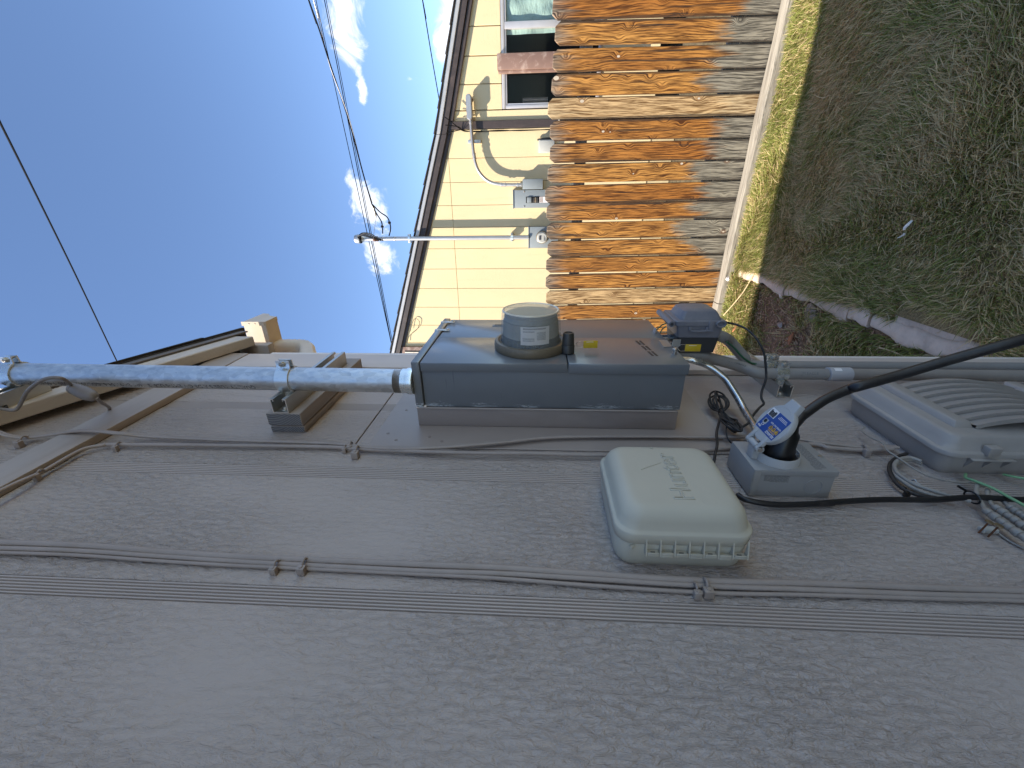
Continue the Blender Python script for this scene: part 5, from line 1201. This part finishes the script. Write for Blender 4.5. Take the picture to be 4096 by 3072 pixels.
# ================================================================== OVERHEAD LINES
def line(label, pts, r, mat='line_black', name='power_line', sub=8, tail=0):
    pts = list(pts); d0 = (pts[0]-pts[1]).normalized(); pts = [pts[0]+d0*14, pts[0]+d0*5]+pts
    if tail: d1 = (pts[-1]-pts[-2]).normalized(); pts += [pts[-1]+d1*tail*.5, pts[-1]+d1*tail]
    mb = MB(); mb.tube(smoothpath(pts, sub), r, 7); return tag(mb.build(name, mat, None, ang=60), label, 'overhead line', 'overhead wires')
hd = Vector((MXn, MYn-.03, 4.30))
def seg(p, q, n=5, sag=.0): return [p.lerp(q, i/n)-Vector((0, 0, sag*4*(i/n)*(1-i/n))) for i in range(n+1)]
line('thickest black overhead service cable ending at the neighbor mast', [PD(1195, -120, 4.2), PD(1235, 0, 4.4), PD(1280, 127, 4.6), PD(1325, 271, 4.85), PD(1393, 475, 5.2), PD(1454, 700, 5.5), PD(1487, 815, 5.65)], .0085)
line('silver messenger wire twisted with the thick overhead cable', [PD(1215, -120, 4.2), PD(1254, 0, 4.4), PD(1284, 118, 4.6), PD(1322, 271, 4.85), PD(1398, 478, 5.2), PD(1452, 690, 5.5), PD(1489, 812, 5.65)], .005, 'line_alu')
e_roof = PY(1568, 1385, NY-.02)
line('upper of the thin overhead wires crossing to the left roof end', seg(PD(1255, -40, 7.2), e_roof, 5), .006)
line('middle of the thin overhead wires crossing to the left roof end', seg(PD(1290, -40, 7.0), e_roof+Vector((.02, 0, .0)), 5), .007)
line('lower of the thin overhead wires crossing to the left roof end', seg(PD(1297, -40, 7.0), e_roof+Vector((.04, 0, -.02)), 5), .005)
line('single thin overhead wire dropping to the eave above the window', [PD(1675, -80, 4.6), PD(1690, 0, 4.8), PD(1725, 215, 5.3), PD(1757, 400, 5.75)], .0065)
line('lone dark overhead wire slanting down behind the near roof', [PD(-150, 200, 2.35), PD(0, 490, 2.75), PD(150, 790, 3.4), PD(300, 1095, 4.2), PD(465, 1440, 5.2), PD(520, 1550, 5.6)], .0068, tail=10)
dn = thing('dead_end_clamp', 'bright wedge clamp where the service cable meets the neighbor mast', 'clamp', tuple(PD(1497, 840, 5.75)))
mb = MB(); a_, b_ = PD(1490, 820, 5.7), PD(1504, 872, 5.85); mb.tube([a_, a_.lerp(b_, .3), a_.lerp(b_, .8), b_], [.008, .022, .018, .006], 10); mb.build('wedge', 'drip_white', dn)
mb = MB(); mb.tube([b_, Vector((MXn, MYn-.13, 4.11))], .003, 6); mb.build('bail', 'line_alu', dn)
for k, (lb2, pts) in enumerate((('inner black drip loop with splice at the neighbor mast', [(1487, 815, 5.65), (1505, 852, 5.75), (1525, 885, 5.8), (1530, 910, 5.82), (1531, 935, 5.85)]), ('outer black drip loop with splice at the neighbor mast', [(1487, 815, 5.65), (1520, 848, 5.75), (1548, 868, 5.8), (1560, 895, 5.82), (1562, 920, 5.85), (1556, 944, 5.88)]))):
    t = thing('drip_loop', lb2, 'cable', tuple(PD(*pts[0])), 'drip loops'); P = [PD(*p) for p in pts]
    mb = MB(); mb.tube(smoothpath(P, 6), .0085, 7); mb.build('strand', 'line_black', t, ang=60)
    q0 = P[3].lerp(P[4], .1); q1 = P[2].lerp(P[3], .6); mb = MB(); mb.tube([q1, q1.lerp(q0, .3), q1.lerp(q0, .7), q0], [.008, .022, .022, .008], 8); mb.build('splice', 'black_plastic', t)
hl = thing('head_leads', 'black leads curving out of the neighbor weatherhead', 'cable', tuple(hd), 'drip loops')
for k in range(4):
    p = [Vector((MXn-.02+.015*k, MYn-.06, 4.33)), Vector((MXn+.05+.012*k, MYn-.12, 4.33-.02*k)), Vector((MXn+.055+.01*k, MYn-.13, 4.24-.03*k)), Vector((MXn+.02, MYn-.10, 4.14-.03*k)), Vector((MXn-.02, MYn-.045, 4.09-.03*k))]
    mb = MB(); mb.tube(smoothpath(p, 5), .008, 7); mb.build('lead', 'black_plastic', hl, ang=60)

# ================================================================== GRASS, LITTER
rng = np.random.RandomState(11)
def blades(n, xr, yr, lmin, lmax, dry0, green_boost, wid):
    x = rng.uniform(*xr, n); y = rng.uniform(*yr, n)
    tim_front = 3.97+FK*x-.030-.105
    keep = (y < tim_front-.004) & ~((x < .02) & (y < 1.45)) & ~((np.abs(x+.062) < .043) & (y > 1.42))
    keep &= ~((x > -.02) & (x < .075) & (y > 1.63) & (y < 2.03))
    # bare soil beyond the edging strip, ragged edges
    soil = (x < -.12) & (y > 2.35+.6*vnoise(x+5, y, 2.2, 5)-.5*(x+.12)) & (y < 3.75)
    lit = y > 3.32
    keep &= ~(soil & ~lit & (rng.rand(n) > .07+.5*(vnoise(x+7, y, 4., 8) > .68)))
    keep &= ~(soil & lit & (rng.rand(n) > .95))
    x, y = x[keep], y[keep]; n = len(x)
    clump = vnoise(x+20, y+20, 2.4, 1); fine = vnoise(x+20, y+20, 7., 2)
    flow = 2*math.pi*(1.9*vnoise(x+11, y+5, 1.9, 4))+rng.normal(0, .95, n)
    L = rng.uniform(lmin, lmax, n)*(.65+.7*clump); tf = 3.97+FK*x-.135-y; L *= np.clip(.45+tf*4.5, .45, 1.); lean = np.clip(rng.normal(.98, .28, n)+.3*(fine-.5), .15, 1.42)
    near_edge = (np.abs(x+.062) < .16); lean = np.where(near_edge, np.clip(lean, .1, .8), lean)
    dx, dy = np.cos(flow), np.sin(flow); wx, wy = -dy, dx; w = wid*rng.uniform(.7, 1.3, n)*.5
    hz = L*np.cos(lean)*.75; hr_ = L*np.sin(lean)
    tw = rng.uniform(-1., 1., n)
    z0 = np.where(x > -.02, .014, .016)
    v = np.zeros((n, 5, 3), np.float32)
    v[:, 0] = np.stack([x-wx*w, y-wy*w, z0], 1); v[:, 1] = np.stack([x+wx*w, y+wy*w, z0], 1)
    mx, my, mz = x+dx*hr_*.40, y+dy*hr_*.40, hz*.66+.004+z0
    v[:, 2] = np.stack([mx+wx*w*.85, my+wy*w*.85, mz+w*tw], 1); v[:, 3] = np.stack([mx-wx*w*.85, my-wy*w*.85, mz-w*tw], 1)
    v[:, 4] = np.stack([x+dx*hr_+wx*hr_*tw*.3, y+dy*hr_+wy*hr_*tw*.3, hz*.92+.006+z0], 1)
    dryp = np.clip(dry0+.55*(vnoise(x+3, y+9, 1.9, 6)-.45)+.45*(fine-.5), .1, .9); dryp = np.where(y > 3.25, dryp*.35, dryp)
    dry = rng.rand(n) < dryp
    g = rng.rand(n, 1); ga, gb = np.array([.16, .175, .04]), np.array([.37, .385, .10]); col = ga*(1-g)+gb*g
    h = rng.rand(n, 1); da, db = np.array([.48, .35, .165]), np.array([.86, .67, .36]); dc_ = da*(1-h)+db*h
    col = np.where(dry[:, None], dc_, col)*green_boost
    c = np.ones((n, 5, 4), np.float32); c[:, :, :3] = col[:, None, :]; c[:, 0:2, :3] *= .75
    return v, c
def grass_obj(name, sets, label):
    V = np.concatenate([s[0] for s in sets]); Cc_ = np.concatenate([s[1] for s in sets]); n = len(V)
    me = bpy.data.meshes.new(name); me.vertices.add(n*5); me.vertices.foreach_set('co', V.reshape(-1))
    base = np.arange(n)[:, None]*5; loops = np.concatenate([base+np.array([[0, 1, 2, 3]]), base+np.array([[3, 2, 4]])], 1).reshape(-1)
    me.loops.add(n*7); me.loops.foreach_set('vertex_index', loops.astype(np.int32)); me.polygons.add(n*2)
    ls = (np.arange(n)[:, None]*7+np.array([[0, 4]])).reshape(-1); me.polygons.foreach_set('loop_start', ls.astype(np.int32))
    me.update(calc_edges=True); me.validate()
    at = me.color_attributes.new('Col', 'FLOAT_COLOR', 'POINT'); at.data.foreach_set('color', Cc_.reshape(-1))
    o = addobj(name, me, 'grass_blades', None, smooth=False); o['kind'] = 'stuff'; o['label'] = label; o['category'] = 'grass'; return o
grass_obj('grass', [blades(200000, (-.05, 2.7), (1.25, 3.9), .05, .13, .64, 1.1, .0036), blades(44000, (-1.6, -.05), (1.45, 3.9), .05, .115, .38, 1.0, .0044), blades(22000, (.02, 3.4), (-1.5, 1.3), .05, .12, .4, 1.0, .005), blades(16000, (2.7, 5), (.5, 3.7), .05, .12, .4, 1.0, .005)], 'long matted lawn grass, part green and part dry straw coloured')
# leaf litter on the bare soil
n = 9000; x = rng.uniform(-1.7, -.11, n); y = rng.uniform(1.9, 3.72, n)
k = (vnoise(x+7, y, 4., 8) < .75); x, y = x[k], y[k]; n = len(x)
V = []; F = []
for i in range(n):
    a = rng.uniform(0, 6.28); s = rng.uniform(.005, .015); el_ = rng.uniform(.4, 1.); z = .022+rng.uniform(0, .012)
    ca, sa = math.cos(a)*s, math.sin(a)*s; b = len(V); tl_ = rng.uniform(-.6, .6)*s
    V += [(x[i]-ca, y[i]-sa, z-tl_), (x[i]+sa*el_*.6, y[i]-ca*el_*.6, z+.003), (x[i]+ca, y[i]+sa, z+tl_), (x[i]-sa*el_*.6, y[i]+ca*el_*.6, z+.002)]; F.append((b, b+1, b+2)); F.append((b, b+2, b+3))
me = bpy.data.meshes.new('leaf_litter'); me.from_pydata(V, [], F); lo_ = addobj('leaf_litter', me, 'leaf_litter', None, smooth=False)
lo_['kind'] = 'stuff'; lo_['label'] = 'brown crumbled leaf litter scattered over the bare soil'; lo_['category'] = 'leaves'
# loose straw lying in the lawn
mb = MB()
for i in range(420):
    x0_, y0_ = rng.uniform(.0, 2.3), rng.uniform(1.4, 3.6); a = rng.uniform(0, 6.28); L_ = rng.uniform(.04, .12); z = rng.uniform(.03, .065); cv_ = rng.uniform(-.5, .5)
    mb.tube([(x0_+math.cos(a+cv_*t)*L_*t, y0_+math.sin(a+cv_*t)*L_*t, z+rng.uniform(-.006, .006)) for t in (0, .35, .7, 1)], .0011, 3)
so2 = mb.build('loose_straw', 'straw', None, smooth=False); so2['kind'] = 'stuff'; so2['label'] = 'loose dry straw stems lying on the lawn'; so2['category'] = 'straw'
def stone(name, label, c, s, mat, seed):
    bm = bmesh.new(); bmesh.ops.create_icosphere(bm, subdivisions=2, radius=1); rs = random.Random(seed)
    ph = [rs.uniform(0, 6) for _ in range(6)]
    for v in bm.verts:
        d = 1+.18*math.sin(v.co.x*3+ph[0])+.15*math.sin(v.co.y*4+ph[1])+.12*math.sin(v.co.z*5+ph[2]); v.co = Vector((v.co.x*d*s[0], v.co.y*d*s[1], v.co.z*d*s[2]))+Vector(c)
    me = bpy.data.meshes.new(name); bm.to_mesh(me); bm.free(); return tag(addobj(name, me, mat, None), label, 'stone', 'stones in the bed')
stone('stone', 'bright white stone on bare soil beside the concrete edging', PZ(3128, 1182, .03), (.030, .018, .012), 'white_litter', 1)
stone('stone', 'flat brown stone tucked against the concrete edging', PZ(3240, 1255, .03), (.055, .05, .015), 'stone', 2)
stone('stone', 'pale angular stone in the middle of the soil bed', PZ(3120, 1300, .03), (.022, .026, .012), 'stone', 3)
stone('stone', 'white pebble beside the fence timber end', PZ(2912, 1115, .09), (.022, .016, .014), 'white_litter', 4)
def litter(label, c, s, mat, name, cat, a0=0.):
    mb = MB(); c = Vector(c)
    mb.grid(lambda u, v: c+Vector(((u-.5)*s*1.6, (v-.5)*s*(1-1.2*abs(u-.5)), .012*math.sin(u*3.1+a0)+.008*math.sin(v*4))), 6, 4)
    o = mb.build(name, mat, None); md = o.modifiers.new('t', 'SOLIDIFY'); md.thickness = .0012; return tag(o, label, cat)
litter('curled orange dry leaf on the shaded soil', PZ(3165, 1355, .04), .055, 'dry_leaf', 'dry_leaf', 'leaf', .4)
litter('small orange leaf in the sunlit strip beside the timber', PZ(2940, 1313, .06), .04, 'dry_leaf', 'dry_leaf', 'leaf', 1.4)
litter('crumpled scrap of white tissue on the lawn', PZ(3634, 901, .075), .026, 'white_litter', 'tissue_scrap', 'litter', .9)
litter('tiny second scrap of white tissue on the lawn', PZ(3606, 942, .07), .013, 'white_litter', 'tissue_scrap', 'litter', 2.2)
mb = MB(); mb.tube(smoothpath([PZ(2893, 1262, .12), PZ(2935, 1215, .10), PZ(2975, 1165, .07), PZ(3010, 1105, .05)], 5), [.004]*15+[.003], 6); tag(mb.build('dry_stalk', 'straw', None), 'long pale dry stalk leaning across the fence timber', 'stalk')
mb = MB(); mb.tube(smoothpath([PZ(3518, 1391, .05), PZ(3560, 1402, .05), PZ(3610, 1423, .045), PZ(3672, 1453, .04)], 5), .0032, 6); tag(mb.build('dry_stalk', 'straw', None), 'dry stalk lying beside the house corner and concrete edging', 'stalk')
mb = MB(); mb.tube(smoothpath([PZ(3262, 382+0, .07), PZ(3290, 392, .075), PZ(3318, 380, .07)], 4), .0022, 5); tag(mb.build('dry_twig', 'straw', None), 'forked dry twig in the shaded lawn near the fence', 'twig')
